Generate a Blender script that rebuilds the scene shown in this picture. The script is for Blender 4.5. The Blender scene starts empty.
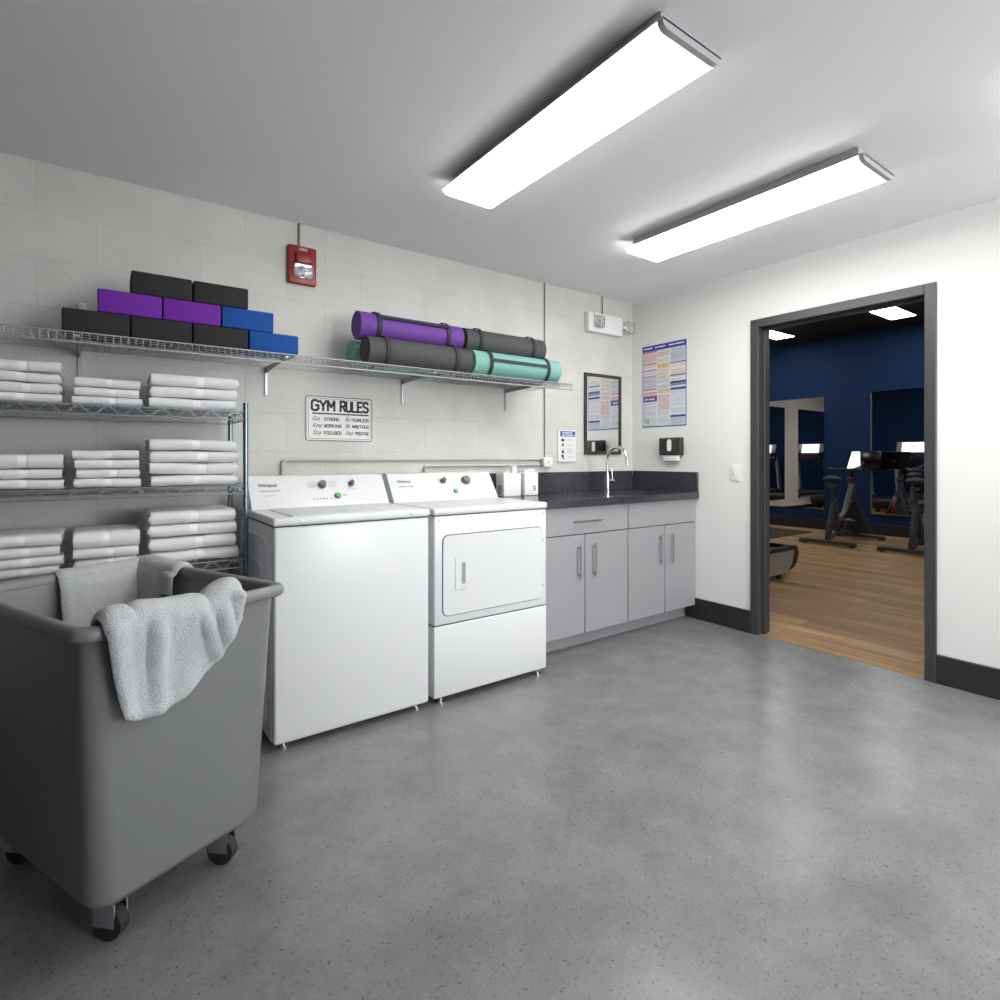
import bpy, bmesh, math, random
from mathutils import Vector, Matrix, noise
PI = math.pi
random.seed(7)
SC = bpy.context.scene
COL = SC.collection

# ------------------------------------------------------------------ materials
def mat(name, col, rough=.5, metal=0, spec=None, bump=0, bscale=50, vary=0, vscale=5, emit=None, estr=0, trans=0, coat=0, alpha=1, sheen=0):
    m = bpy.data.materials.new(name); m.use_nodes = True
    nt = m.node_tree; b = nt.nodes['Principled BSDF']
    b.inputs['Base Color'].default_value = (*col, 1)
    b.inputs['Roughness'].default_value = rough
    b.inputs['Metallic'].default_value = metal
    if spec is not None: b.inputs['Specular IOR Level'].default_value = spec
    if trans: b.inputs['Transmission Weight'].default_value = trans
    if coat: b.inputs['Coat Weight'].default_value = coat; b.inputs['Coat Roughness'].default_value = .1
    if sheen: b.inputs['Sheen Weight'].default_value = sheen
    if emit: b.inputs['Emission Color'].default_value = (*emit, 1); b.inputs['Emission Strength'].default_value = estr
    tc = nt.nodes.new('ShaderNodeTexCoord')
    if vary:
        n = nt.nodes.new('ShaderNodeTexNoise'); n.inputs['Scale'].default_value = vscale; n.inputs['Detail'].default_value = 6
        nt.links.new(tc.outputs['Object'], n.inputs['Vector'])
        r = nt.nodes.new('ShaderNodeMapRange'); r.inputs['From Min'].default_value = .3; r.inputs['From Max'].default_value = .7
        r.inputs['To Min'].default_value = 1-vary; r.inputs['To Max'].default_value = 1+vary
        nt.links.new(n.outputs['Fac'], r.inputs['Value'])
        x = nt.nodes.new('ShaderNodeVectorMath'); x.operation = 'SCALE'; x.inputs[0].default_value = col
        nt.links.new(r.outputs['Result'], x.inputs['Scale']); nt.links.new(x.outputs['Vector'], b.inputs['Base Color'])
    if bump:
        n = nt.nodes.new('ShaderNodeTexNoise'); n.inputs['Scale'].default_value = bscale; n.inputs['Detail'].default_value = 4
        nt.links.new(tc.outputs['Object'], n.inputs['Vector'])
        q = nt.nodes.new('ShaderNodeBump'); q.inputs['Strength'].default_value = bump; q.inputs['Distance'].default_value = .004
        nt.links.new(n.outputs['Fac'], q.inputs['Height']); nt.links.new(q.outputs['Normal'], b.inputs['Normal'])
    return m

def mat_block_wall():
    m = mat('painted_block_wall', (.56, .555, .52), .55)
    nt = m.node_tree; b = nt.nodes['Principled BSDF']
    tc = nt.nodes.new('ShaderNodeTexCoord'); sx = nt.nodes.new('ShaderNodeSeparateXYZ'); cx = nt.nodes.new('ShaderNodeCombineXYZ')
    nt.links.new(tc.outputs['Object'], sx.inputs[0])
    ax = nt.nodes.new('ShaderNodeMath'); ax.inputs[1].default_value = .218
    az = nt.nodes.new('ShaderNodeMath'); az.inputs[1].default_value = .015
    nt.links.new(sx.outputs['X'], ax.inputs[0]); nt.links.new(sx.outputs['Z'], az.inputs[0])
    nt.links.new(ax.outputs[0], cx.inputs['X']); nt.links.new(az.outputs[0], cx.inputs['Y'])
    br = nt.nodes.new('ShaderNodeTexBrick'); nt.links.new(cx.outputs[0], br.inputs['Vector'])
    br.inputs['Scale'].default_value = 1; br.inputs['Brick Width'].default_value = .42; br.inputs['Row Height'].default_value = .208
    br.inputs['Mortar Size'].default_value = .0035; br.inputs['Mortar Smooth'].default_value = .4
    br.inputs['Color1'].default_value = (.575, .57, .535, 1); br.inputs['Color2'].default_value = (.60, .595, .56, 1)
    br.inputs['Mortar'].default_value = (.545, .54, .505, 1)
    n = nt.nodes.new('ShaderNodeTexNoise'); n.inputs['Scale'].default_value = 5; n.inputs['Detail'].default_value = 8
    nt.links.new(tc.outputs['Object'], n.inputs['Vector'])
    r = nt.nodes.new('ShaderNodeMapRange'); r.inputs['From Min'].default_value = .3; r.inputs['From Max'].default_value = .7; r.inputs['To Min'].default_value = .94; r.inputs['To Max'].default_value = 1.05
    nt.links.new(n.outputs['Fac'], r.inputs['Value'])
    sc = nt.nodes.new('ShaderNodeVectorMath'); sc.operation = 'SCALE'
    nt.links.new(br.outputs['Color'], sc.inputs[0]); nt.links.new(r.outputs['Result'], sc.inputs['Scale']); nt.links.new(sc.outputs['Vector'], b.inputs['Base Color'])
    n2 = nt.nodes.new('ShaderNodeTexNoise'); n2.inputs['Scale'].default_value = 55; n2.inputs['Detail'].default_value = 8; n2.inputs['Roughness'].default_value = .7
    nt.links.new(tc.outputs['Object'], n2.inputs['Vector'])
    q1 = nt.nodes.new('ShaderNodeBump'); q1.inputs['Strength'].default_value = .75; q1.inputs['Distance'].default_value = .003
    nt.links.new(n2.outputs['Fac'], q1.inputs['Height'])
    q2 = nt.nodes.new('ShaderNodeBump'); q2.invert = True; q2.inputs['Strength'].default_value = .35; q2.inputs['Distance'].default_value = .003
    nt.links.new(br.outputs['Fac'], q2.inputs['Height']); nt.links.new(q1.outputs['Normal'], q2.inputs['Normal'])
    nt.links.new(q2.outputs['Normal'], b.inputs['Normal'])
    return m

def mat_floor():
    m = mat('polished_concrete', (.2, .2, .2), .3)
    nt = m.node_tree; b = nt.nodes['Principled BSDF']; tc = nt.nodes.new('ShaderNodeTexCoord')
    n = nt.nodes.new('ShaderNodeTexNoise'); n.inputs['Scale'].default_value = 4.5; n.inputs['Detail'].default_value = 12; n.inputs['Roughness'].default_value = .68; n.inputs['Distortion'].default_value = .1
    nt.links.new(tc.outputs['Object'], n.inputs['Vector'])
    cr = nt.nodes.new('ShaderNodeValToRGB'); e = cr.color_ramp.elements
    e[0].position = .3; e[0].color = (.140, .143, .148, 1); e[1].position = .7; e[1].color = (.212, .212, .210, 1)
    nt.links.new(n.outputs['Fac'], cr.inputs['Fac'])
    # little dark and pale flecks worn into the slab
    n2 = nt.nodes.new('ShaderNodeTexNoise'); n2.inputs['Scale'].default_value = 120; n2.inputs['Detail'].default_value = 2; n2.inputs['Roughness'].default_value = .5; n2.inputs['Distortion'].default_value = .8
    nt.links.new(tc.outputs['Object'], n2.inputs['Vector'])
    c2 = nt.nodes.new('ShaderNodeValToRGB'); e = c2.color_ramp.elements
    e[0].position = .29; e[0].color = (.5, .5, .51, 1); e[1].position = .40; e[1].color = (1, 1, 1, 1)
    k = e.new(.66); k.color = (1, 1, 1, 1); k = e.new(.76); k.color = (1.15, 1.14, 1.12, 1)
    nt.links.new(n2.outputs['Fac'], c2.inputs['Fac'])
    mx = nt.nodes.new('ShaderNodeVectorMath'); mx.operation = 'MULTIPLY'
    nt.links.new(cr.outputs['Color'], mx.inputs[0]); nt.links.new(c2.outputs['Color'], mx.inputs[1]); nt.links.new(mx.outputs['Vector'], b.inputs['Base Color'])
    b.inputs['Roughness'].default_value = .27; b.inputs['Specular IOR Level'].default_value = .8
    return m

def mat_planks():
    m = mat('wood_planks', (.3, .18, .1), .42, spec=.3)
    nt = m.node_tree; b = nt.nodes['Principled BSDF']; tc = nt.nodes.new('ShaderNodeTexCoord')
    sx = nt.nodes.new('ShaderNodeSeparateXYZ'); cx = nt.nodes.new('ShaderNodeCombineXYZ')
    nt.links.new(tc.outputs['Object'], sx.inputs[0]); nt.links.new(sx.outputs['Y'], cx.inputs['X']); nt.links.new(sx.outputs['X'], cx.inputs['Y'])
    br = nt.nodes.new('ShaderNodeTexBrick'); nt.links.new(cx.outputs[0], br.inputs['Vector'])
    br.offset = .37; br.offset_frequency = 2
    br.inputs['Scale'].default_value = 1; br.inputs['Brick Width'].default_value = 1.22; br.inputs['Row Height'].default_value = .17
    br.inputs['Mortar Size'].default_value = .0015; br.inputs['Bias'].default_value = 0
    br.inputs['Color1'].default_value = (.46, .285, .14, 1); br.inputs['Color2'].default_value = (.27, .16, .078, 1); br.inputs['Mortar'].default_value = (.12, .07, .04, 1)
    mp = nt.nodes.new('ShaderNodeMapping'); mp.inputs['Scale'].default_value = (22, 1.1, 1); nt.links.new(tc.outputs['Object'], mp.inputs['Vector'])
    n = nt.nodes.new('ShaderNodeTexNoise'); n.inputs['Scale'].default_value = 1.3; n.inputs['Detail'].default_value = 7; n.inputs['Distortion'].default_value = .6
    nt.links.new(mp.outputs[0], n.inputs['Vector'])
    r = nt.nodes.new('ShaderNodeMapRange'); r.inputs['From Min'].default_value = .3; r.inputs['From Max'].default_value = .7; r.inputs['To Min'].default_value = .6; r.inputs['To Max'].default_value = 1.35
    nt.links.new(n.outputs['Fac'], r.inputs['Value'])
    sc = nt.nodes.new('ShaderNodeVectorMath'); sc.operation = 'SCALE'
    nt.links.new(br.outputs['Color'], sc.inputs[0]); nt.links.new(r.outputs['Result'], sc.inputs['Scale']); nt.links.new(sc.outputs['Vector'], b.inputs['Base Color'])
    return m

def mat_speckle(name, base, fleck, rough, scale=160):
    m = mat(name, base, rough); nt = m.node_tree; b = nt.nodes['Principled BSDF']; tc = nt.nodes.new('ShaderNodeTexCoord')
    n = nt.nodes.new('ShaderNodeTexNoise'); n.inputs['Scale'].default_value = scale; n.inputs['Detail'].default_value = 6; n.inputs['Roughness'].default_value = .7
    nt.links.new(tc.outputs['Object'], n.inputs['Vector'])
    cr = nt.nodes.new('ShaderNodeValToRGB'); e = cr.color_ramp.elements
    e[0].position = .46; e[0].color = (*base, 1); e[1].position = .68; e[1].color = (*fleck, 1)
    nt.links.new(n.outputs['Fac'], cr.inputs['Fac']); nt.links.new(cr.outputs['Color'], b.inputs['Base Color'])
    return m

M = dict(
 block=mat_block_wall(), floor=mat_floor(), planks=mat_planks(),
 white_wall=mat('white_wall_paint', (.76, .76, .735), .6, bump=.08, bscale=120),
 ceiling=mat('ceiling_paint', (.82, .82, .83), .8, bump=.05, bscale=150),
 navy=mat('navy_wall_paint', (.006, .030, .098), .75, spec=.25), beige=mat('beige_paint', (.84, .76, .68), .6),
 dark_navy=mat('dark_rear_paint', (.03, .04, .07), .8),
 black_ceiling=mat('black_ceiling_paint', (.012, .011, .010), .8),
 frame=mat('dark_grey_door_paint', (.044, .044, .047), .4), base=mat('dark_vinyl', (.022, .02, .024), .42),
 appliance=mat('white_enamel', (.70, .71, .72), .32, coat=.06), app_side=mat('galvanised_side', (.82, .83, .85), .38, vary=.05),
 gap=mat('dark_gap', (.05, .05, .055), .8), grey_knob=mat('grey_plastic', (.12, .12, .12), .35), chrome=mat('chrome', (.75, .76, .78), .14, 1),
 green=mat('green_button', (.03, .42, .06), .3), print_grey=mat('grey_print', (.18, .18, .19), .5), pale_print=mat('pale_print', (.5, .5, .51), .5),
 cabinet=mat('grey_laminate', (.30, .305, .315), .42), cab_dark=mat('cabinet_shadow_gap', (.05, .05, .055), .7), nickel=mat('brushed_nickel', (.42, .42, .42), .32, 1),
 counter=mat_speckle('black_speckled_stone', (.028, .03, .035), (.10, .10, .11), .16),
 steel=mat('stainless_steel', (.6, .6, .61), .25, 1),
 wire=mat('grey_coated_wire', (.42, .43, .44), .38, .6), rackwire=mat('zinc_rack_wire', (.36, .38, .41), .42, .7), post=mat('blue_grey_post', (.20, .25, .29), .25, .85),
 terry=mat('white_terry', (.86, .86, .86), .95, bump=.9, bscale=420, sheen=.3), terry_band=mat('woven_towel_band', (.95, .95, .95), .75),
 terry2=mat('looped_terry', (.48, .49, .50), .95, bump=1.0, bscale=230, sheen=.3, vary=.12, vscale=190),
 bin=mat('grey_bin_plastic', (.20, .205, .21), .36, bump=.05, bscale=90), caster=mat('black_rubber', (.02, .02, .02), .6),
 blk_black=mat('black_foam', (.026, .026, .026), .85, spec=.3, bump=.15, bscale=300), blk_purple=mat('purple_foam', (.155, .025, .33), .85, spec=.25, bump=.15, bscale=300), blk_blue=mat('blue_foam', (.012, .075, .30), .85, spec=.25, bump=.15, bscale=300),
 mat_purple=mat('purple_mat', (.125, .035, .27), .7, bump=.2, bscale=400), mat_grey=mat('charcoal_mat', (.055, .055, .055), .75, bump=.2, bscale=400), mat_teal=mat('teal_mat', (.165, .37, .315), .7, bump=.2, bscale=400),
 strap=mat('black_strap', (.02, .02, .022), .7),
 red=mat('red_alarm_plastic', (.28, .018, .022), .35), lens=mat('clear_lens', (.95, .96, .98), .05, trans=.9), silverref=mat('lamp_reflector', (.9, .9, .9), .08, 1),
 white_plastic=mat('white_plastic', (.78, .78, .77), .35), conduit=mat('painted_conduit', (.50, .50, .47), .45), dark_conduit=mat('grey_conduit', (.20, .20, .19), .5),
 sign_white=mat('white_sign', (.74, .74, .72), .45), ink=mat('black_ink', (.012, .012, .012), .5), greyline=mat('worn_grey_line', (.16, .16, .16), .6),
 blue_print=mat('blue_print', (.02, .07, .38), .4), navy_print=mat('indigo_print', (.03, .03, .30), .4), red_print=mat('red_print', (.50, .04, .08), .4), gold_print=mat('gold_print', (.72, .45, .10), .4),
 green_print=mat('green_print', (.25, .5, .12), .4), poster=mat('poster_paper', (.66, .67, .72), .35), pink_print=mat('pink_print', (.72, .52, .52), .45), lilac_print=mat('lilac_print', (.50, .52, .60), .45), teal_print=mat('teal_print', (.03, .25, .38), .45), cream_print=mat('cream_print', (.74, .68, .58), .45),
 mirror=mat('mirror_glass', (.93, .94, .94), .005, 1), gym_mirror=mat('gym_mirror_glass', (.92, .94, .95), .005, 1), mirror_frame=mat('dark_mirror_frame', (.035, .034, .032), .4),
 dispenser=mat('smoked_black_plastic', (.028, .028, .027), .25), paper=mat('paper_towel', (.82, .82, .80), .85), soap=mat('white_soap_box', (.78, .78, .78), .3), smudge=mat('grey_label_print', (.30, .30, .31), .5),
 added_diffuser_mid=mat('added_lit_acrylic_mid', (.9, .9, .9), .4, emit=(1, .99, .975), estr=21), diffuser_soft=mat('lit_acrylic_soft', (.9, .9, .9), .4, emit=(1, .99, .975), estr=13), fixture=mat('white_metal_fixture', (.42, .42, .43), .45), diffuser=mat('lit_acrylic', (.9, .9, .9), .4, emit=(1, .99, .975), estr=24), panel=mat('lit_gym_panel', (.9, .9, .9), .4, emit=(1, .98, .95), estr=17),
 gymblack=mat('black_gym_metal', (.018, .018, .02), .35), gymgrey=mat('dark_gym_metal', (.045, .052, .06), .35), gymsilver=mat('silver_gym_plastic', (.55, .54, .54), .3, .5), gymred=mat('red_gym_trim', (.30, .015, .02), .35), upright=mat('light_grey_upright', (.42, .44, .46), .35, .3),
 screen_lit_glare=mat('lit_screen_and_glare', (.9, .9, .9), .3, emit=(1, 1, 1), estr=1.1), screen_dark=mat('dark_glass', (.006, .005, .005), .2), rubber_mat=mat('black_rubber_mat', (.015, .015, .016), .7),
)

# ------------------------------------------------------------------ mesh building
class MB:
    def __init__(s): s.bm = bmesh.new()
    def _add(s, bm2, mtx=None, mi=0):
        if mtx is not None: bmesh.ops.transform(bm2, matrix=mtx, verts=bm2.verts)
        for f in bm2.faces: f.material_index = mi
        me = bpy.data.meshes.new('tmp'); bm2.to_mesh(me); bm2.free(); s.bm.from_mesh(me); bpy.data.meshes.remove(me)
    def box(s, x0, x1, y0, y1, z0, z1, bev=0, seg=2, mi=0, mtx=None, only=None):
        b = bmesh.new(); bmesh.ops.create_cube(b, size=1)
        bmesh.ops.transform(b, matrix=Matrix.Translation(((x0+x1)/2, (y0+y1)/2, (z0+z1)/2)) @ Matrix.Diagonal((x1-x0, y1-y0, z1-z0, 1)), verts=b.verts)
        if bev:
            ed = list(b.edges)
            if only is not None:
                ed = [e for e in ed if abs((e.verts[0].co - e.verts[1].co).normalized()[only]) > .9]
            bmesh.ops.bevel(b, geom=ed, offset=bev, segments=seg, affect='EDGES', profile=.5)
        s._add(b, mtx, mi); return s
    def cyl(s, p0, p1, r, r2=None, n=16, mi=0, mtx=None):
        p0, p1 = Vector(p0), Vector(p1); d = p1-p0
        b = bmesh.new(); bmesh.ops.create_cone(b, cap_ends=True, segments=n, radius1=r, radius2=r if r2 is None else r2, depth=d.length)
        q = Vector((0, 0, 1)).rotation_difference(d.normalized()).to_matrix().to_4x4()
        m = Matrix.Translation((p0+p1)/2) @ q
        s._add(b, (mtx @ m) if mtx is not None else m, mi); return s
    def tube(s, pts, r, n=8, mi=0, closed=False, mtx=None):
        b = bmesh.new(); pts = [Vector(p) for p in pts]; rings = []; N = len(pts); prev = None
        for i, p in enumerate(pts):
            a = pts[(i-1) % N] if (closed or i > 0) else p; c = pts[(i+1) % N] if (closed or i < N-1) else p
            t = (c-a).normalized()
            if prev is None:
                u = t.orthogonal().normalized()
            else:
                u = (prev - t*prev.dot(t)).normalized()
            prev = u; v = t.cross(u); rr = r[i] if isinstance(r, (list, tuple)) else r
            rings.append([b.verts.new(p + (u*math.cos(2*PI*k/n) + v*math.sin(2*PI*k/n))*rr) for k in range(n)])
        for i in range(N if closed else N-1):
            A, B = rings[i], rings[(i+1) % N]
            for k in range(n):
                try: b.faces.new((A[k], A[(k+1) % n], B[(k+1) % n], B[k]))
                except ValueError: pass
        if not closed: b.faces.new(list(reversed(rings[0]))); b.faces.new(rings[-1])
        s._add(b, mtx, mi); return s
    def wires(s, segs, r):
        """many thin straight wires with a triangular section, fast"""
        vs, fs = [], []
        for a, c in segs:
            a, c = Vector(a), Vector(c); t = (c-a).normalized(); u = t.orthogonal().normalized(); v = t.cross(u); k0 = len(vs)
            for p in (a, c):
                for k in range(4): an = PI/2*k + PI/4; vs.append(p + (u*math.cos(an)+v*math.sin(an))*r)
            for k in range(4): fs.append((k0+k, k0+(k+1) % 4, k0+4+(k+1) % 4, k0+4+k))
            fs.append((k0+3, k0+2, k0+1, k0)); fs.append((k0+4, k0+5, k0+6, k0+7))
        me = bpy.data.meshes.new('tmp'); me.from_pydata(vs, [], fs); s.bm.from_mesh(me); bpy.data.meshes.remove(me); return s
    def poly(s, pts, ext, mi=0, mtx=None):
        """extrude a closed planar polygon by the vector ext"""
        b = bmesh.new(); A = [b.verts.new(Vector(p)) for p in pts]; f = b.faces.new(A)
        r = bmesh.ops.extrude_face_region(b, geom=[f]); vv = [g for g in r['geom'] if isinstance(g, bmesh.types.BMVert)]
        bmesh.ops.translate(b, vec=Vector(ext), verts=vv); bmesh.ops.recalc_face_normals(b, faces=b.faces)
        s._add(b, mtx, mi); return s
    def grid(s, P, mi=0, closed_u=False, flip=False):
        b = bmesh.new(); V = [[b.verts.new(Vector(p)) for p in row] for row in P]; n = len(V)
        for i in range(n if closed_u else n-1):
            A, B = V[i], V[(i+1) % n]
            for j in range(len(A)-1):
                b.faces.new((A[j], A[j+1], B[j+1], B[j]) if not flip else (A[j], B[j], B[j+1], A[j+1]))
        s._add(b, None, mi); return s
    def ball(s, c, r, sc=(1, 1, 1), mi=0, n=16):
        b = bmesh.new(); bmesh.ops.create_uvsphere(b, u_segments=n, v_segments=max(6, n//2), radius=r)
        s._add(b, Matrix.Translation(c) @ Matrix.Diagonal((*sc, 1)), mi); return s
    def mesh(s, me, mtx, mi=0):
        b = bmesh.new(); b.from_mesh(me); s._add(b, mtx, mi); return s

ROOT = {}
def rootmat(o):
    while o.parent: o = o.parent
    return ROOT.get(o.name, Matrix.Identity(4))

def obj(name, mb, m, parent=None, smooth=40, origin=None):
    me = bpy.data.meshes.new(name)
    mb.bm.normal_update(); mb.bm.to_mesh(me); mb.bm.free()
    for k in (m if isinstance(m, (list, tuple)) else [m]): me.materials.append(k)
    if parent is not None: me.transform(rootmat(parent).inverted())
    elif origin is not None: me.transform(Matrix.Translation(-Vector(origin)))
    if smooth:
        me.polygons.foreach_set('use_smooth', [True]*len(me.polygons)); me.set_sharp_from_angle(angle=math.radians(smooth))
    o = bpy.data.objects.new(name, me); COL.objects.link(o)
    if parent is not None: o.parent = parent
    elif origin is not None: o.location = origin; ROOT[o.name] = Matrix.Translation(origin)
    return o

def thing(name, label, cat, loc=(0, 0, 0), rotz=0, group=None):
    o = bpy.data.objects.new(name, None); COL.objects.link(o); o.empty_display_size = .05
    o.location = loc; o.rotation_euler = (0, 0, rotz); ROOT[o.name] = Matrix.Translation(loc) @ Matrix.Rotation(rotz, 4, 'Z')
    return tag(o, label, cat, group)
def tag(o, label, cat=None, group=None):
    o['label'] = label
    if cat: o['category'] = cat
    if group: o['group'] = group
    return o
def struct(name, mb, m, label=None, smooth=30):
    o = obj(name, mb, m, None, smooth); o['kind'] = 'structure'
    return o
def kids(o): return [c for c in COL.objects if c.parent == o]
def dup(o, delta, label=None):
    r = o.copy(); COL.objects.link(r); r.location = Vector(o.location) + Vector(delta)
    ROOT[r.name] = Matrix.Translation(delta) @ ROOT.get(o.name, Matrix.Identity(4))
    if label: r['label'] = label
    for c in kids(o):
        d = c.copy(); COL.objects.link(d); d.parent = r
        for g in kids(c):
            e = g.copy(); COL.objects.link(e); e.parent = d
    return r

_tc = {}
def text_mesh(txt, shear=0, bold=0):
    key = (txt, shear, bold)
    if key in _tc: return _tc[key]
    cu = bpy.data.curves.new('t', 'FONT'); cu.body = txt; cu.shear = shear; cu.extrude = .02; cu.offset = bold; cu.resolution_u = 3
    o = bpy.data.objects.new('t', cu); COL.objects.link(o)
    dg = bpy.context.evaluated_depsgraph_get(); me = bpy.data.meshes.new_from_object(o.evaluated_get(dg))
    bpy.data.objects.remove(o); bpy.data.curves.remove(cu)
    xs = [v.co.x for v in me.vertices]; ys = [v.co.y for v in me.vertices]
    bb = (min(xs), max(xs), min(ys), max(ys)); _tc[key] = (me, bb); return _tc[key]
def add_text(mb, txt, x0, x1, z0, z1, frame, shear=0, bold=0, mi=0):
    """frame: matrix taking (x right, y up, z out of the face) to the world"""
    me, bb = text_mesh(txt, shear, bold)
    sx = (x1-x0)/(bb[1]-bb[0]); sy = (z1-z0)/(bb[3]-bb[2])
    mb.mesh(me, frame @ Matrix.Translation((x0, z0, 0)) @ Matrix.Diagonal((sx, sy, .03, 1)) @ Matrix.Translation((-bb[0], -bb[2], 0)), mi)
def face_frame(o, right, up):
    r = Vector(right).normalized(); u = Vector(up).normalized(); n = r.cross(u)
    m = Matrix((r, u, n)).transposed().to_4x4(); m.translation = Vector(o); return m
GL = {'G': [[(4,5),(3,6),(1,6),(0,5),(0,1),(1,0),(3,0),(4,1),(4,3),(2.4,3)]], 'Y': [[(0,6),(2,3),(4,6)],[(2,3),(2,0)]], 'M': [[(0,0),(0,6),(2,2.2),(4,6),(4,0)]],
 'R': [[(0,0),(0,6),(3,6),(4,5),(4,4),(3,3),(0,3)],[(2,3),(4,0)]], 'U': [[(0,6),(0,1),(1,0),(3,0),(4,1),(4,6)]], 'L': [[(0,6),(0,0),(4,0)]], 'E': [[(4,6),(0,6),(0,0),(4,0)],[(0,3.1),(3.2,3.1)]],
 'S': [[(4,5),(3,6),(1,6),(0,5),(0,4),(1,3.2),(3,2.8),(4,2),(4,1),(3,0),(1,0),(0,1)]], 'T': [[(0,6),(4,6)],[(2,6),(2,0)]], 'O': [[(1,0),(0,1),(0,5),(1,6),(3,6),(4,5),(4,1),(3,0),(1,0)]], 'N': [[(0,0),(0,6),(4,0),(4,6)]],
 'W': [[(0,6),(1,0),(2,4),(3,0),(4,6)]], 'K': [[(0,0),(0,6)],[(4,6),(0,2.6)],[(1.4,3.6),(4,0)]], 'I': [[(2,0),(2,6)]], 'F': [[(4,6),(0,6),(0,0)],[(0,3.1),(3.2,3.1)]], 'C': [[(4,5),(3,6),(1,6),(0,5),(0,1),(1,0),(3,0),(4,1)]],
 'D': [[(0,0),(0,6),(2.8,6),(4,4.8),(4,1.2),(2.8,0),(0,0)]], 'A': [[(0,0),(2,6),(4,0)],[(.8,2),(3.2,2)]], 'B': [[(0,0),(0,6),(3,6),(4,5),(4,4),(3,3.1),(4,2.2),(4,1),(3,0),(0,0)],[(0,3.1),(3,3.1)]], 'P': [[(0,0),(0,6),(3,6),(4,5),(4,4),(3,3),(0,3)]], 'V': [[(0,6),(2,0),(4,6)]]}
def block_text(mb, txt, x0, x1, z0, z1, frame, wt):
    """bold condensed capitals drawn with flat strokes of width wt"""
    n = len(txt); wid = sum(.55 if c == 'I' else 1 for c in txt); gap = .24; unit = (x1-x0-wt)/(wid+gap*(n-1)); h = z1-z0-wt; x = x0+wt/2
    for c in txt:
        w_ = unit*(.55 if c == 'I' else 1)
        for st in GL[c]:
            pts = [(x+(w_/2 if c == 'I' else p[0]/4*w_), z0+wt/2+p[1]/6*h) for p in st]
            for (ax, ay), (bx, by) in zip(pts, pts[1:]):
                L = math.hypot(bx-ax, by-ay); an = math.atan2(by-ay, bx-ax)
                mb.box(-wt*.28, L+wt*.28, -wt/2, wt/2, 0, .0006, mtx=frame @ Matrix.Translation((ax, ay, 0)) @ Matrix.Rotation(an, 4, 'Z'))
        x += w_+unit*gap
BW = lambda x=0, y=3.137, z=0: face_frame((x, y, z), (1, 0, 0), (0, 0, 1))       # faces the camera side (-y)
RW = lambda x=3.63, y=0, z=0: face_frame((x, y, z), (0, -1, 0), (0, 0, 1))      # faces -x

# ------------------------------------------------------------------ the setting
XR, YB, CH = 3.63, 3.137, 2.49
XL, YR = -2.3, -2.6
GX0, GX1, GY0, GY1, GH = 3.755, 9.86, -3.2, 6.65, 3.2
struct('floor', MB().box(XL, 3.645, YR, YB+.1, -.1, 0), M['floor'])
struct('floor', MB().box(3.645, GX1+.1, GY0-.1, GY1+.1, -.1, 0), M['planks'])
struct('ceiling', MB().box(XL, XR+.06, YR, YB+.1, CH, CH+.08), M['ceiling'])
struct('wall_back', MB().box(XL-.1, XR, YB, YB+.1, 0, CH), M['block'])
struct('wall_left', MB().box(XL-.1, XL, YR, YB, 0, CH), M['dark_navy'])
wx0, wx1, wz0, wz1 = 1.4, 3.4, .75, 2.25      # unseen window added in the rear wall to bring in fill light
struct('wall_rear', MB().box(XL-.1, wx0, YR-.1, YR, 0, CH).box(wx1, XR, YR-.1, YR, 0, CH).box(wx0, wx1, YR-.1, YR, 0, wz0).box(wx0, wx1, YR-.1, YR, wz1, CH), M['white_wall'])
b = MB()
for k in range(4):
    xx = wx0 + (wx1-wx0-.05)*k/3; b.box(xx, xx+.05, YR-.08, YR-.02, wz0, wz1)
b.box(wx0, wx1, YR-.08, YR-.02, wz0, wz0+.05).box(wx0, wx1, YR-.08, YR-.02, wz1-.05, wz1)
struct('added_window_1', b, M['white_plastic'])
lp = bpy.data.lights.new('added_window_portal', 'AREA'); lp.shape = 'RECTANGLE'; lp.size = wx1-wx0; lp.size_y = wz1-wz0; lp.cycles.is_portal = True
lo = bpy.data.objects.new('added_window_portal', lp); COL.objects.link(lo); lo.location = ((wx0+wx1)/2, YR-.11, (wz0+wz1)/2); lo.rotation_euler = (PI/2, 0, 0)
DY0, DY1, DH = 1.046, 2.09, 2.14      # outside of the door frame
w = MB()
w.box(XR, XR+.06, YR, DY0+.01, 0, CH); w.box(XR, XR+.06, DY1-.01, YB+.1, 0, CH); w.box(XR, XR+.06, DY0+.01, DY1-.01, DH-.01, CH)
struct('wall_right', w, M['white_wall'])
w = MB()
w.box(XR+.06, GX0, GY0, DY0+.01, 0, GH); w.box(XR+.06, GX0, DY1-.01, GY1, 0, GH); w.box(XR+.06, GX0, DY0+.01, DY1-.01, DH-.01, GH)
struct('wall_near', w, M['navy'])
struct('wall_far', MB().box(GX1, GX1+.1, GY0, GY1, 0, GH), M['navy'])
struct('wall_side', MB().box(GX0, GX1, GY1, GY1+.1, 0, GH), M['beige'])
struct('wall_opposite', MB().box(GX0, GX1, GY0-.1, GY0, 0, GH), M['navy'])
struct('ceiling', MB().box(XR+.06, GX1+.1, GY0-.1, GY1+.1, GH, GH+.08), M['black_ceiling'])
# baseboards
def bb(name, x0, x1, y0, y1, h=.155):
    struct(name, MB().box(x0, x1, y0, y1, 0, h, .004, 1), M['base'])
bb('baseboard_right', XR-.012, XR, DY1, 2.612); bb('baseboard_right', XR-.012, XR, YR, DY0)
bb('baseboard_far', GX1-.012, GX1, GY0, GY1, .17); bb('baseboard_side', GX0, GX1, GY1-.012, GY1, .07)
bb('baseboard_near', GX0, GX0+.012, DY1, GY1, .17); bb('baseboard_near', GX0, GX0+.012, GY0, DY0, .17)
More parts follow.
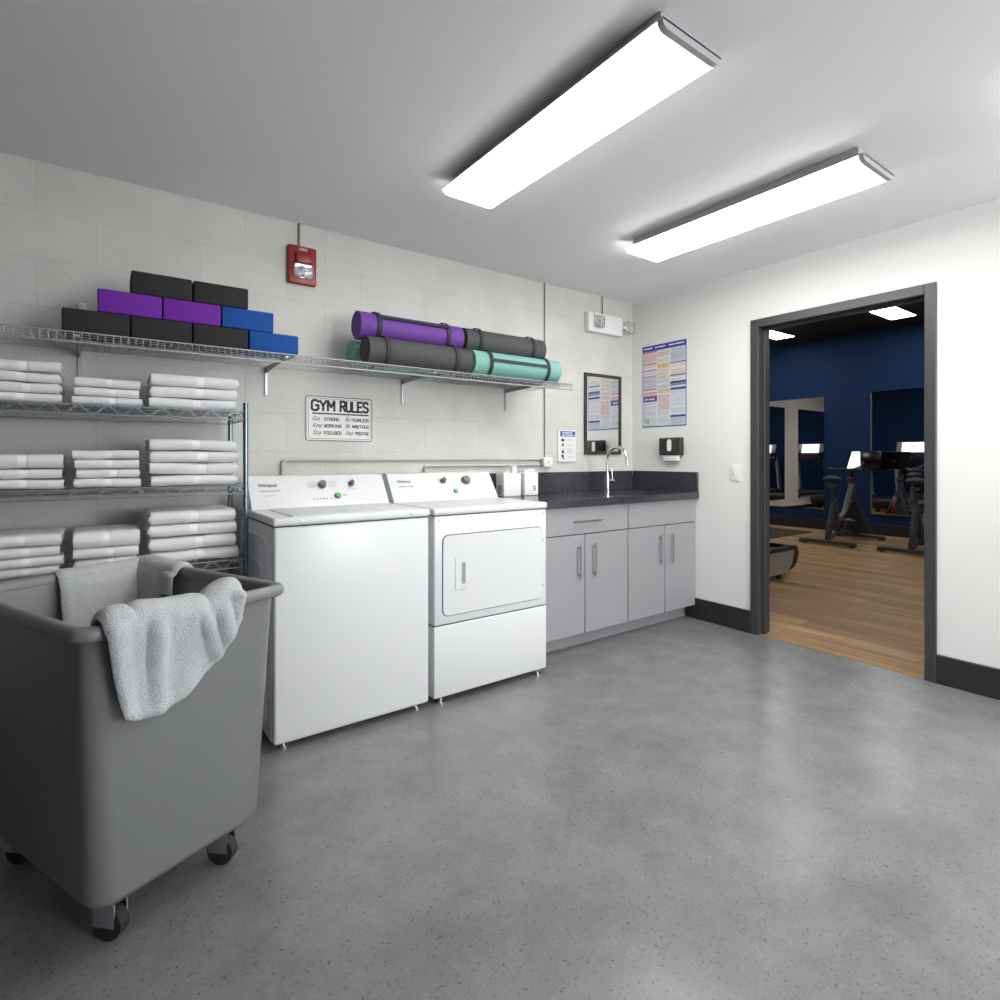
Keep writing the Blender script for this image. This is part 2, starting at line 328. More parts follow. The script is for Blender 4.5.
# door frame: face casing on the laundry side, jambs with stop
fr = MB()
J0, J1, JH = 1.100, 2.032, 2.083
for (a, b_) in ((DY0, J0), (J1, DY1)): fr.box(XR-.012, GX0+.012, a, b_, 0, DH, .003, 1)
fr.box(XR-.012, GX0+.012, J0, J1, JH, DH, .003, 1)
fr.box(XR+.045, XR+.09, J1-.014, J1, 0, JH, .002, 1); fr.box(XR+.045, XR+.09, J0, J0+.014, 0, JH, .002, 1); fr.box(XR+.045, XR+.09, J0, J1, JH-.014, JH, .002, 1)
struct('door_1', fr, M['frame'])
struct('trim_1', MB().box(3.632, 3.655, J0, J1, 0, .004, .001, 1), M['planks'])

# ------------------------------------------------------------------ ceiling lights
def ceiling_light(x0, x1, y0, y1, label, dm='diffuser'):
    t = thing('ceiling_light', label, 'light', ((x0+x1)/2, (y0+y1)/2, CH), group='linear ceiling lights')
    b = MB().box(x0+.03, x1-.03, y0+.03, y1-.03, CH-.05, CH-.001, .002, 1).box(x0-.001, x1+.001, y0-.001, y1+.002, CH-.0558, CH-.050).box(x0-.004, x1+.004, y0-.001, y1+.002, CH-.0555, CH-.0505)
    obj('housing', b, M['fixture'], t)
    # wraparound acrylic lens with rounded long edges and rounded ends
    n = 10; P = []; hw = (x1-x0)/2; xc = (x0+x1)/2
    prof = [(-hw, CH-.055), (-hw, CH-.057)] + [(-hw + .03*(1-math.cos(a)), CH-.057-.020*math.sin(a)) for a in [PI/2*k/n for k in range(1, n+1)]]
    prof += [(-p[0], p[1]) for p in reversed(prof)]
    b = MB()
    ys = [(y0+.018, .0), (y0+.018, 1), (y1-.018, 1), (y1-.018, 0)]
    rows = []
    for yy in (y0+.018, y1-.018): rows.append([(xc+p[0], yy, p[1]) for p in prof])
    b.grid(rows, flip=True)
    b.poly([(xc+p[0], y0+.018, p[1]) for p in prof], (0, .001, 0)); b.poly([(xc+p[0], y1-.019, p[1]) for p in prof], (0, .001, 0))
    obj('diffuser', b, M[dm], t)
    for ya, yb in ((y0, y0+.02), (y1-.02, y1)):
        obj('end_cap', MB().poly([(xc+p[0]*1.005, ya, p[1]-.001) for p in prof], (0, yb-ya, 0)), M['fixture'] if ya == y0 else M[dm], t)
    return t
ceiling_light(1.285, 1.565, 1.0, 2.225, 'lit linear ceiling light on the washer side, farther from the doorway', 'diffuser_soft')
ceiling_light(2.52, 2.825, .97, 2.225, 'lit linear ceiling light with rounded lens, nearer the doorway')
ceiling_light(2.52, 2.825, -.78, .45, 'added fill ceiling light at the near end of the laundry room, out of view', 'added_diffuser_mid')  # extra fixture out of view, put in to brighten the room

# ------------------------------------------------------------------ washer and dryer
def console(t, x0, x1, zt=1.112):
    yb0, yt = 2.81, 2.91; zb = .952
    b = MB()
    prof = [(yb0-.004, zb), (yt-.004, zt-.012), (yt+.004, zt-.003), (yt+.014, zt), (3.0, zt), (3.0, zb)]
    b.poly([(x0, p[0], p[1]) for p in prof], (x1-x0, 0, 0))
    return obj('control_panel', b, M['appliance'], t, 30)
def con_frame():   # frame lying on the sloped console face, x is world x, y goes up the slope
    d = Vector((0, .10, .155)).normalized()
    f = face_frame((0, 2.81-.0045, .955), (1, 0, 0), d); return f
CFR = con_frame(); SL = math.hypot(.1, .155)/.155     # slope length per unit height
def ch(z): return (z-.955)*SL
def knob(t, cp, x, z, r, m, name='knob'):
    b = MB(); b.cyl((x, ch(z), 0), (x, ch(z), .004), r*1.15, n=24, mtx=CFR); b.cyl((x, ch(z), .004), (x, ch(z), .022), r, r*.86, n=24, mtx=CFR)
    b.box(x-r*.12, x+r*.12, ch(z)-r*.8, ch(z)+r*.8, .02, .026, mtx=CFR)
    return obj(name, b, m, cp)
def feet(t, xs, ys, z):
    for x in xs:
        for y in ys: obj('foot', MB().cyl((x, y, 0), (x, y, .008), .02).cyl((x, y, .006), (x, y, z+.005), .008), M['chrome'], t)
def appliance_top(t, x0, x1):
    b = MB().box(x0-.002, x1+.002, 2.356, 3.0, .921, .955, .010, 4)
    return obj('top_panel', b, M['appliance'], t)

WX0, WX1 = .575, 1.288
t = thing('washing_machine', 'white top-loading washing machine with closed lid, left of the dryer', 'washing machine', ((WX0+WX1)/2, 2.68, 0))
b = MB().box(WX0+.002, WX1-.002, 2.362, 3.0, .03, .918, .012, 3)
body = obj('cabinet_body', b, M['appliance'], t)
# grey side sheet with pressed ribs
b = MB().box(WX0-.001, WX0+.004, 2.40, 2.995, .035, .915)
for (y0, y1, z0, z1) in ((2.47, 2.93, .08, .86),):
    pts = []; R = .05
    for k, (cy, cz, a0) in enumerate(((y1-R, z1-R, 0), (y0+R, z1-R, 90), (y0+R, z0+R, 180), (y1-R, z0+R, 270))):
        pts += [(WX0-.002, cy+R*math.cos(math.radians(a0+q)), cz+R*math.sin(math.radians(a0+q))) for q in (0, 22, 45, 67, 90)]
    b.tube(pts, .006, 6, closed=True)
    R = .04; pts = []
    for k, (cy, cz, a0) in enumerate(((y1-.09-R, z1-.12-R, 0), (y0+.09+R, z1-.12-R, 90), (y0+.09+R, z0+.09+R, 180), (y1-.09-R, z0+.09+R, 270))):
        pts += [(WX0-.001, cy+R*math.cos(math.radians(a0+q)), cz+R*math.sin(math.radians(a0+q))) for q in (0, 22, 45, 67, 90)]
    b.tube(pts, .006, 6, closed=True)
obj('side_panel', b, M['app_side'], t)
obj('top_seam', MB().box(WX0+.004, WX1-.004, 2.366, 2.99, .916, .93), M['gap'], t)
tp = appliance_top(t, WX0, WX1)
obj('screw', MB().cyl((.688, 2.358, .938), (.688, 2.353, .938), .005), M['nickel'], tp); obj('screw', MB().cyl((1.189, 2.358, .938), (1.189, 2.353, .938), .005), M['nickel'], tp)
b = MB().box(.655, 1.215, 2.375, 2.775, .9545, .959, .002, 2)
lid = obj('lid', b, M['appliance'], t)
obj('lid_seam', MB().box(.650, .6555, 2.375, 2.775, .954, .9566).box(1.2145, 1.22, 2.375, 2.775, .954, .9566).box(.650, 1.22, 2.774, 2.779, .954, .9566), M['pale_print'], t)
obj('finger_catch', MB().box(.87, .92, 2.46, 2.475, .9585, .9605, .001, 1), M['pale_print'], lid)
cp = console(t, WX0+.012, WX1-.003)
b = MB(); add_text(b, 'Whirlpool', .630, .715, ch(1.055), ch(1.073), CFR, bold=.01); obj('lettering', b, M['print_grey'], cp)
b = MB(); add_text(b, 'COMMERCIAL LAUNDRY', .634, .733, ch(1.036), ch(1.042), CFR); b.box(.65, .70, ch(1.015), ch(1.017), 0, .0005, mtx=CFR); obj('small_lettering', b, M['pale_print'], cp)
knob(t, cp, .94, 1.062, .019, M['grey_knob']); knob(t, cp, 1.096, 1.064, .014, M['grey_knob'])
b = MB().cyl((1.01, ch(1.005), 0), (1.01, ch(1.005), .005), .0165, n=24, mtx=CFR); obj('button_ring', b, M['grey_knob'], cp)
b = MB().cyl((1.01, ch(1.005), .005), (1.01, ch(1.005), .012), .0125, n=24, mtx=CFR); obj('start_button', b, M['green'], cp)
b = MB()
for k in range(6): b.cyl((.885+.0165*k+(.008 if k == 5 else 0), ch(.993), 0), (.885+.0165*k+(.008 if k == 5 else 0), ch(.993), .0008), .0036, n=8, mtx=CFR)
b.box(1.035, 1.06, ch(1.005), ch(1.0075), 0, .0006, mtx=CFR)
obj('indicator_dots', b, M['print_grey'], cp)
b = MB()
for k in range(5):
    zz = 1.05+.007*k
    b.box(.865, .905, ch(zz), ch(zz+.0015), 0, .0004, mtx=CFR); b.box(.972, 1.015, ch(zz), ch(zz+.0015), 0, .0004, mtx=CFR)
b.box(1.07, 1.125, ch(1.038), ch(1.040), 0, .0004, mtx=CFR)
obj('dial_print', b, M['pale_print'], cp)
feet(t, (WX0+.05, WX1-.05), (2.41, 2.95), .03)

DX0, DX1 = 1.311, 2.025
t = thing('tumble_dryer', 'white front-loading dryer with square door, between washer and grey cabinets', 'dryer', ((DX0+DX1)/2, 2.68, 0))
obj('cabinet_body', MB().box(DX0+.002, DX1-.002, 2.362, 3.0, .385, .918, .009, 3), M['appliance'], t)
obj('lower_panel', MB().box(DX0+.002, DX1-.002, 2.362, 3.0, .035, .381, .006, 3), M['appliance'], t)
obj('seam', MB().box(DX0+.006, DX1-.006, 2.368, 2.99, .37, .40), M['gap'], t); obj('seam', MB().box(DX0+.006, DX1-.006, 2.366, 2.99, .916, .93), M['gap'], t)
appliance_top(t, DX0, DX1)
def rrect(x0, x1, z0, z1, R, y, n=6):
    pts = []
    for cx, cz, a0 in ((x1-R, z1-R, 0), (x0+R, z1-R, 90), (x0+R, z0+R, 180), (x1-R, z0+R, 270)):
        pts += [(cx+R*math.cos(math.radians(a0+90*k/n)), y, cz+R*math.sin(math.radians(a0+90*k/n))) for k in range(n+1)]
    return pts
obj('door_gap_shade', MB().poly(rrect(1.357, 1.993, .425, .824, .034, 2.3615), (0, .004, 0)), M['gap'], t)  # dark plate that paints in the shaded gap round the door
dr = obj('door', MB().poly(rrect(1.361, 1.989, .429, .820, .030, 2.357), (0, .008, 0)), M['appliance'], t, 50)
# pull: raised plate round a slot
b = MB()
hx0, hx1, hz0, hz1 = 1.430, 1.503, .548, .704
sx0, sx1, sz0, sz1 = 1.465, 1.487, .575, .680
for (a, c_, e, f_) in ((hx0, sx0, hz0, hz1), (sx1, hx1, hz0, hz1), (sx0, sx1, hz0, sz0), (sx0, sx1, sz1, hz1)): b.box(a, c_, 2.354, 2.358, e, f_, .0012, 1)
hd = obj('door_handle', b, M['appliance'], dr)
obj('handle_slot', MB().box(sx0, sx1, 2.3555, 2.3575, sz0, sz1), M['smudge'], dr)
obj('hinge', MB().box(1.990, 1.994, 2.357, 2.363, .74, .755).box(1.990, 1.994, 2.357, 2.363, .49, .505), M['print_grey'], dr)
for x in (1.339, 2.0): obj('screw', MB().cyl((x, 2.364, .895), (x, 2.359, .895), .004, n=10), M['nickel'], t)
cp = console(t, DX0+.003, DX1-.012)
b = MB(); add_text(b, 'Whirlpool', 1.362, 1.445, ch(1.056), ch(1.074), CFR, bold=.01); obj('lettering', b, M['print_grey'], cp)
b = MB(); add_text(b, 'COMMERCIAL LAUNDRY', 1.364, 1.46, ch(1.036), ch(1.042), CFR); b.box(1.39, 1.43, ch(1.016), ch(1.018), 0, .0005, mtx=CFR); obj('small_lettering', b, M['pale_print'], cp)
knob(t, cp, 1.658, 1.064, .016, M['grey_knob']); knob(t, cp, 1.818, 1.064, .026, M['grey_knob'])
obj('button_ring', MB().cyl((1.724, ch(1.004), 0), (1.724, ch(1.004), .005), .0155, n=24, mtx=CFR), M['grey_knob'], cp)
obj('start_button', MB().cyl((1.724, ch(1.004), .005), (1.724, ch(1.004), .012), .0115, n=24, mtx=CFR), M['green'], cp)
b = MB().cyl((1.687, ch(.995), 0), (1.687, ch(.995), .0008), .003, n=8, mtx=CFR).box(1.748, 1.772, ch(1.004), ch(1.0065), 0, .0006, mtx=CFR)
b.box(1.60, 1.64, ch(1.075), ch(1.0765), 0, .0004, mtx=CFR)
b.box(1.675, 1.75, ch(1.075), ch(1.0765), 0, .0004, mtx=CFR)
obj('dial_print', b, M['pale_print'], cp)
feet(t, (DX0+.05, DX1-.05), (2.385, 2.95), .035)

# ------------------------------------------------------------------ cabinets, worktop, sink
CY = 2.525
def handle(parent, p0, p1, off=.028, r=.006):
    p0, p1 = Vector(p0), Vector(p1); d = (p1-p0).normalized(); o = Vector((0, -off, 0))
    b = MB().cyl(p0+o, p1+o, r, n=12)
    for q in (p0+d*.022, p1-d*.022): b.cyl(q, q+o, r*.7, n=10)
    return obj('handle', b, M['nickel'], parent)
def cabinet(x0, x1, xm, hpos, drawer, label):
    t = thing('base_cabinet', label, 'cabinet', ((x0+x1)/2, 2.85, 0), group='grey base cabinets under the stone worktop')
    b = MB().box(x0, x0+.016, CY+.021, 3.13, .10, .896).box(x1-.016, x1, CY+.021, 3.13, .10, .896).box(x0+.016, x1-.016, CY+.021, 3.13, .10, .116).box(x0+.016, x1-.016, 3.115, 3.13, .116, .896).box(x0+.016, x1-.016, CY+.021, CY+.035, .70, .76).box(xm-.02, xm+.02, CY+.021, CY+.035, .116, .70)
    obj('carcass', b, M['cab_dark'], t)
    obj('toe_kick', MB().box(x0, x1, 2.618, 2.64, 0, .10), M['cabinet'], t)
    g = .003
    zs = .7237
    if drawer:
        d = obj('drawer', MB().box(x0+g, x1-g, CY, CY+.02, zs+g, .895, .0015, 1), M['cabinet'], t)
        handle(d, (2.372, CY, .806), (2.605, CY, .806))
    else:
        obj('false_front', MB().box(x0+g, x1-g, CY, CY+.02, zs+g, .895, .0015, 1), M['cabinet'], t)
    for (a, c_, hx) in ((x0, xm, hpos[0]), (xm, x1, hpos[1])):
        d = obj('door', MB().box(a+g, c_-g, CY, CY+.02, .103, zs-g, .0015, 1), M['cabinet'], t)
        handle(d, (hx, CY, .452), (hx, CY, .663))
    return t
cabinet(2.04, 2.880, 2.481, (2.42, 2.553), True, 'grey base cabinet with a wide drawer over two doors, next to the dryer')
cabinet(2.882, 3.628, 3.268, (3.203, 3.333), False, 'grey sink base cabinet with two doors in the corner, no drawer handle')
# worktop with a sink cut-out
SX0, SX1, SY0, SY1 = 2.98, 3.46, 2.585, 2.865
t = thing('worktop', 'black speckled stone worktop with upstand over the grey cabinets', 'worktop', (2.83, 2.82, .898))
b = MB()
for (a, c_, e, f_) in ((2.032, SX0, 2.497, 3.137), (SX1, 3.63, 2.497, 3.137), (SX0, SX1, 2.497, SY0), (SX0, SX1, SY1, 3.137)): b.box(a, c_, e, f_, .899, .945)
obj('slab', b, M['counter'], t)
obj('backsplash', MB().box(2.032, 3.61, 3.118, 3.136, .945, 1.095, .002, 1), M['counter'], t)
obj('side_splash', MB().box(3.61, 3.629, 2.499, 3.118, .945, 1.095, .002, 1), M['counter'], t)
t = thing('sink', 'stainless steel sink set into the black worktop under the wall mirror', 'sink', ((SX0+SX1)/2, (SY0+SY1)/2, .78))
b = MB()
g = .006
b.box(SX0-.02, SX1+.02, SY0-.02, SY1+.02, .775, .78)
for (a, c_, e, f_) in ((SX0-.006, SX0, SY0, SY1), (SX1, SX1+.006, SY0, SY1), (SX0, SX1, SY0-.006, SY0), (SX0, SX1, SY1, SY1+.006)): b.box(a, c_, e, f_, .778, .898)
obj('basin', b, M['steel'], t)
obj('drain', MB().cyl((3.22, 2.73, .78), (3.22, 2.73, .783), .035, n=24), M['chrome'], t)
t = thing('tap', 'chrome gooseneck tap with side lever standing behind the sink', 'tap', (3.105, 2.925, .945))
fx, fy = 3.105, 2.925
obj('base', MB().cyl((fx, fy, .945), (fx, fy, .952), .027, n=24).cyl((fx, fy, .95), (fx, fy, 1.07), .019, n=20), M['chrome'], t)
pts = [(fx, fy, 1.06), (fx, fy, 1.185)] + [(fx, fy-.095+.095*math.cos(a), 1.185+.095*math.sin(a)) for a in [PI*k/14 for k in range(1, 15)]] + [(fx, fy-.192, 1.15)]
obj('spout', MB().tube(pts, .0115, 12), M['chrome'], t)
obj('lever', MB().cyl((fx, fy, 1.03), (fx+.055, fy, 1.03), .010, n=12).cyl((fx+.04, fy, 1.03), (fx+.065, fy, 1.03), .015, n=16).cyl((fx+.055, fy, 1.03), (fx+.055, fy+.005, 1.125), .0045, n=10), M['chrome'], t)
# soap boxes
def soap(x0, x1, y0, y1, z1, lab):
    t = thing('detergent_box', lab, 'container', ((x0+x1)/2, (y0+y1)/2, .945))
    obj('body', MB().box(x0, x1, y0, y1, .9455, z1, .006, 3), M['soap'], t); return t
t = soap(2.153, 2.296, 2.94, 3.03, 1.098, 'plain white soap container with round cap, the one nearer the dryer')
obj('cap', MB().cyl((2.265, 2.985, 1.097), (2.265, 2.985, 1.15), .026, .022, n=24).cyl((2.2, 2.985, 1.097), (2.2, 2.985, 1.105), .03, n=20), M['white_plastic'], t)
obj('handle_recess', MB().box(2.1515, 2.1535, 2.965, 3.005, .96, 1.02, .002, 1), M['smudge'], t)
t = soap(2.333, 2.454, 2.95, 3.04, 1.100, 'white soap container with a small grey label, the one nearer the sink')
obj('cap', MB().cyl((2.37, 2.99, 1.099), (2.37, 2.99, 1.115), .024, .022, n=24).box(2.385, 2.445, 2.97, 3.01, 1.099, 1.125, .008, 2), M['white_plastic'], t)
obj('sticker', MB().box(2.405, 2.432, 2.9488, 2.951, .975, 1.012), M['pale_print'], t)
obj('sticker_print', MB().box(2.408, 2.429, 2.9483, 2.949, 1.003, 1.011).box(2.416, 2.429, 2.9483, 2.949, .985, .998), M['smudge'], t)

# ------------------------------------------------------------------ wall shelf with lip
SZ = 1.687; SY = 2.72; SHX0, SHX1 = -1.5, 2.557
t = thing('wall_shelf', 'long grey wire shelf on wall brackets carrying blocks and mats', 'shelf', (.6, YB, SZ))
segs = []; lip = []; n = int((SHX1-SHX0)/.0254)
for i in range(n+1):
    x = SHX0+i*.0254
    segs.append(((x, YB-.012, SZ), (x, SY, SZ))); lip.append(((x, SY-.003, SZ+.003), (x, SY-.003, SZ-.036)))
obj('deck', MB().wires(segs, .0011), M['wire'], t, 0); obj('front_lip', MB().wires(lip, .0020), M['wire'], t, 0)
obj('rails', MB().wires([((SHX0, y, SZ-.003), (SHX1, y, SZ-.003)) for y in (SY+.02, SY+.14, SY+.27, YB-.015)] + [((SHX0, SY-.003, z), (SHX1, SY-.003, z)) for z in (SZ-.016,)], .0015).tube([(SHX0, SY-.003, SZ-.036), (SHX1, SY-.003, SZ-.036)], .0042, 6).tube([(SHX0, SY-.003, SZ+.002), (SHX1, SY-.003, SZ+.002)], .0032, 6), M['wire'], t)
for x in (-.066, .726, 1.519, 2.307):
    b = MB().box(x-.009, x+.009, YB-.010, YB-.001, SZ-.155, SZ-.006, .002, 1)
    b.poly([(x-.002, YB-.008, SZ-.006), (x-.002, YB-.008, SZ-.035), (x-.002, SY+.01, SZ-.018), (x-.002, SY+.01, SZ-.006)], (.004, 0, 0))
    b.box(x-.008, x+.008, SY+.002, YB-.01, SZ-.0125, SZ-.0055)
    obj('bracket', b, M['wire'], t)
obj('wall_clip', MB().box(-.07, -.042, YB-.02, YB-.001, 1.862, 1.895, .004, 2), M['white_plastic'], t)

# yoga blocks
def block(x, z, m, lab, grp):
    o = obj('yoga_block', MB().box(x+.001, x+.2225, 2.745, 2.895, z, z+.0935, .007, 3), M[m], None, 40, (x+.11, 2.82, z))
    tag(o, lab, 'foam block', 'foam yoga blocks stacked on the wall shelf')
z0 = SZ+.0062
rows = [(z0, [(-.116, 'blk_black', 'black foam yoga block at the left end of the bottom row'), (.109, 'blk_black', 'black foam yoga block in the bottom row under both purple blocks'), (.335, 'blk_black', 'black foam yoga block in the bottom row touching the blue end block'), (.562, 'blk_blue', 'blue foam yoga block at the right end of the bottom row')]),
        (z0+.094, [(-.003, 'blk_purple', 'left purple foam yoga block in the middle row'), (.222, 'blk_purple', 'right purple foam yoga block, next to the blue one in the middle row'), (.448, 'blk_blue', 'blue foam yoga block in the middle row beside a purple one')]),
        (z0+.188, [(.110, 'blk_black', 'left black foam yoga block of the two on top of the pile'), (.337, 'blk_black', 'right black foam yoga block of the two on top of the pile')])]
for z, L in rows:
    for x, m, lab in L: block(x, z, m, lab, None)

# rolled mats
def rolled_mat(x0, x1, y, z, r, m, lab, tie, turns=6, pocket=None, tieang=110):
    t = thing('rolled_mat', lab, 'exercise mat', ((x0+x1)/2, y, z-r), group='rolled exercise mats on the wall shelf')
    th = .0058; N = 26*turns; a0 = math.radians(-70)
    outer, inner = [], []
    for i in range(N+1):
        f = i/N; a = a0 - 2*PI*turns*f; rr = r*(1-f*.86)
        outer.append((math.cos(a)*rr, math.sin(a)*rr)); inner.append((math.cos(a)*(rr-r*.86/turns*.86), math.sin(a)*(rr-r*.86/turns*.86)))
    bm = bmesh.new(); V = []
    for x in (x0, x1):
        V.append(([bm.verts.new((x, y+p[0], z+p[1])) for p in outer], [bm.verts.new((x, y+p[0], z+p[1])) for p in inner]))
    (A, B), (C, D) = V
    for i in range(N):
        bm.faces.new((A[i], A[i+1], C[i+1], C[i])); bm.faces.new((B[i+1], B[i], D[i], D[i+1]))
        bm.faces.new((A[i], B[i], B[i+1], A[i+1])); bm.faces.new((C[i], C[i+1], D[i+1], D[i]))
    bm.faces.new((A[0], C[0], D[0], B[0])); bm.faces.new((A[N], B[N], D[N], C[N])); bmesh.ops.recalc_face_normals(bm, faces=bm.faces)
    mb = MB(); mb.bm.free(); mb.bm = bm
    obj('mat_roll', mb, M[m], t, 40)
    L = x1-x0
    for xs in (x0+L*.165, x1-L*.165):
        b = MB(); P = []
        for k in range(33):
            a = 2*PI*k/32; c_, s_ = math.cos(a), math.sin(a); R = r+.0012
            P.append([(xs-.012, y+c_*R, z+s_*R), (xs-.012, y+c_*(R+.0025), z+s_*(R+.0025)), (xs+.012, y+c_*(R+.0025), z+s_*(R+.0025)), (xs+.012, y+c_*R, z+s_*R)])
        b.grid(P, flip=True); obj('strap', b, M['strap'], t, 30)
    if tie:
        a = math.radians(tieang); c_, s_ = math.cos(a), math.sin(a); R = r+.004
        f = face_frame((0, y+c_*R, z+s_*R), (1, 0, 0), (0, -s_, c_))
        obj('carry_strap', MB().box(x0+L*.165, x1-L*.165, -.009, .009, -.0015, .0025, mtx=f), M['strap'], t)
    return t
r = .0795; zb = SZ+.003+r+.0030
rolled_mat(1.140, 1.775, 2.80, zb, r, 'mat_grey', 'charcoal rolled mat on the shelf, in front below the purple one', False)
rolled_mat(1.125, 1.77, 2.966, zb, r, 'mat_teal', 'pale teal rolled mat behind the charcoal one, below the purple mat', True, tieang=150)
rolled_mat(1.125, 1.765, 2.883, zb+math.sqrt((2*r+.008)**2-.083**2), r, 'mat_purple', 'purple rolled mat with black carry straps lying on top', True, tieang=148)
rolled_mat(1.795, 2.465, 2.80, zb, r, 'mat_teal', 'pale teal rolled mat in front, right end of the shelf', True, tieang=170)
rolled_mat(1.80, 2.40, 2.966, zb, r, 'mat_grey', 'charcoal rolled mat behind the right-hand teal mat', False)
rolled_mat(1.79, 2.405, 2.883, zb+math.sqrt((2*r+.008)**2-.083**2), r, 'mat_grey', 'charcoal rolled mat lying on top of the right teal mat', False)

# ------------------------------------------------------------------ wire rack with towels
RX0, RX1, RY0, RY1 = -.76, .528, 2.675, 3.04
t = thing('wire_rack', 'freestanding zinc wire rack full of folded white towels', 'shelving', ((RX0+RX1)/2, (RY0+RY1)/2, 0))
PX0, PX1 = RX0+.014, RX1+.006
for x in (PX0, PX1):
    for y in (RY0+.005, RY1-.005):
        b = MB().cyl((x, y, .012), (x, y, 1.445), .0115, n=14).cyl((x, y, 0), (x, y, .014), .018, n=14)
        obj('post', b, M['post'], t)
for z in (1.405, 1.078, .752, .30):
    segs = []
    n = int((RX1-RX0)/.024)
    for i in range(1, n):
        x = RX0+(RX1-RX0)*i/n; segs.append(((x, RY0, z+.001), (x, RY1, z+.001)))
    sh = obj('rack_shelf', MB().wires(segs, .0019), M['rackwire'], t, 0)
    b = MB()
    for zz in (z, z-.036):
        b.tube([(PX0, RY0, zz), (PX1, RY0, zz)], .0034, 6).tube([(PX0, RY1, zz), (PX1, RY1, zz)], .0034, 6)
        b.tube([(PX0, RY0, zz), (PX0, RY1, zz)], .0034, 6).tube([(PX1, RY0, zz), (PX1, RY1, zz)], .0034, 6)
    for k in (1, 2): b.tube([(RX0, RY0+(RY1-RY0)*k/3, z-.003), (RX1, RY0+(RY1-RY0)*k/3, z-.003)], .003, 6)
    def wave(p, q, n):
        p, q = Vector(p), Vector(q); pts = []
        for i in range(n*6+1):
            f = i/(n*6); pts.append(p.lerp(q, f)+Vector((0, 0, -.018-.0165*math.cos(2*PI*i/6))))
        return pts
    nx = 14
    b.tube(wave((PX0, RY0, z), (PX1, RY0, z), nx), .0019, 5).tube(wave((PX0, RY1, z), (PX1, RY1, z), nx), .0019, 5)
    b.tube(wave((PX0, RY0, z), (PX0, RY1, z), 4), .0024, 5).tube(wave((PX1, RY0, z), (PX1, RY1, z), 4), .0024, 5)
    obj('truss_frame', b, M['rackwire'], sh)

def towel_mesh(w_, d, h, seed, plump=0):
    """folded towel: an outer and an inner U of cloth with its fold to the front"""
    rnd = random.Random(seed); bm = bmesh.new(); NX = 26
    t_ = h*.205
    xb = w_*rnd.uniform(.50, .60)-w_/2; bwid = w_*.085
    def ribbon(rc, ylen, back, ph):
        path = []; e0, e1 = rnd.uniform(-.009, .002), rnd.uniform(-.009, .002)
        ycen = rc
        for k in range(7): path.append((back + (ycen-back)*k/6, -rc))
        for k in range(1, 9): a = -PI/2 - PI*k/9; path.append((ycen+math.cos(a)*rc*1.15, math.sin(a)*rc))
        for k in range(7): path.append((ycen + (back-ycen)*k/6, rc))
        N = len(path); prof = []
        for sgn in (1, -1):
            seq = range(N) if sgn == 1 else range(N-1, -1, -1)
            for i in seq:
                a = path[max(0, i-1)]; c_ = path[min(N-1, i+1)]; tx, ty = c_[0]-a[0], c_[1]-a[1]; L = math.hypot(tx, ty) or 1
                nx_, ny_ = -ty/L, tx/L
                edge = 1 if 0 < i < N-1 else .6
                prof.append((path[i][0]+nx_*t_/2*sgn*edge, path[i][1]+ny_*t_/2*sgn*edge))
        rows = []
        xs = [-w_/2 + w_*i/NX for i in range(NX+1)]
        xs += [xb-bwid/2, xb-bwid/2-.004, xb+bwid/2, xb+bwid/2+.004]; xs.sort()
        for i, x in enumerate(xs):
            band = max(0, 1-abs(x-xb)/(bwid/2+.004)) > .02
            sq = .93 if band else 1.0
            e = min(1, (w_/2-abs(x))/.012); rd = .9+.1*math.sqrt(max(0, e))
            end = (-e0 if i == 0 else e1) if i in (0, len(xs)-1) else 0
            row = []
            for (py, pz) in prof:
                nn = noise.noise(Vector((x*14+seed*3.1, py*14, pz*40+ph)))*.0022
                sag = noise.noise(Vector((x*5+seed*7.7, 0, 0)))*.0045
                yy = py*1.0 + nn
                if band: yy = yy + .0012 if py < .03 else yy
                row.append((x+end, yy, pz*sq*rd + nn*.6 + sag))
            rows.append((row, band))
        V = [[bm.verts.new(p) for p in row] for row, _ in rows]; n = len(prof)
        for i in range(len(V)-1):
            mi = 1 if (rows[i][1] and rows[i+1][1]) else 0
            for k in range(n):
                f = bm.faces.new((V[i][k], V[i][(k+1) % n], V[i+1][(k+1) % n], V[i+1][k])); f.material_index = mi
        # end caps as strips so that the layers stay readable
        half = n//2
        for R_, flip in ((V[0], False), (V[-1], True)):
            for k in range(half-1):
                q = (R_[k], R_[k+1], R_[n-2-k], R_[n-1-k])
                bm.faces.new(q if not flip else tuple(reversed(q)))
    ribbon(h*.37, d, d, 0); ribbon(h*.125, d, d-.01, 9)
    bmesh.ops.recalc_face_normals(bm, faces=bm.faces)
    zmin = min(v.co.z for v in bm.verts)
    for v in bm.verts: v.co.z -= zmin
    top = max(v.co.z for v in bm.verts)
    me = bpy.data.meshes.new('towel'); bm.to_mesh(me); bm.free()
    me.materials.append(M['terry']); me.materials.append(M['terry_band'])
    me.polygons.foreach_set('use_smooth', [True]*len(me.polygons)); me.set_sharp_from_angle(angle=math.radians(60))
    return me, top
ords = {2: ['bottom', 'top'], 3: ['bottom', 'middle', 'top'], 4: ['bottom', 'second from bottom', 'second from top', 'top'], 5: ['bottom', 'second from bottom', 'middle', 'second from top', 'top']}
seed = 1
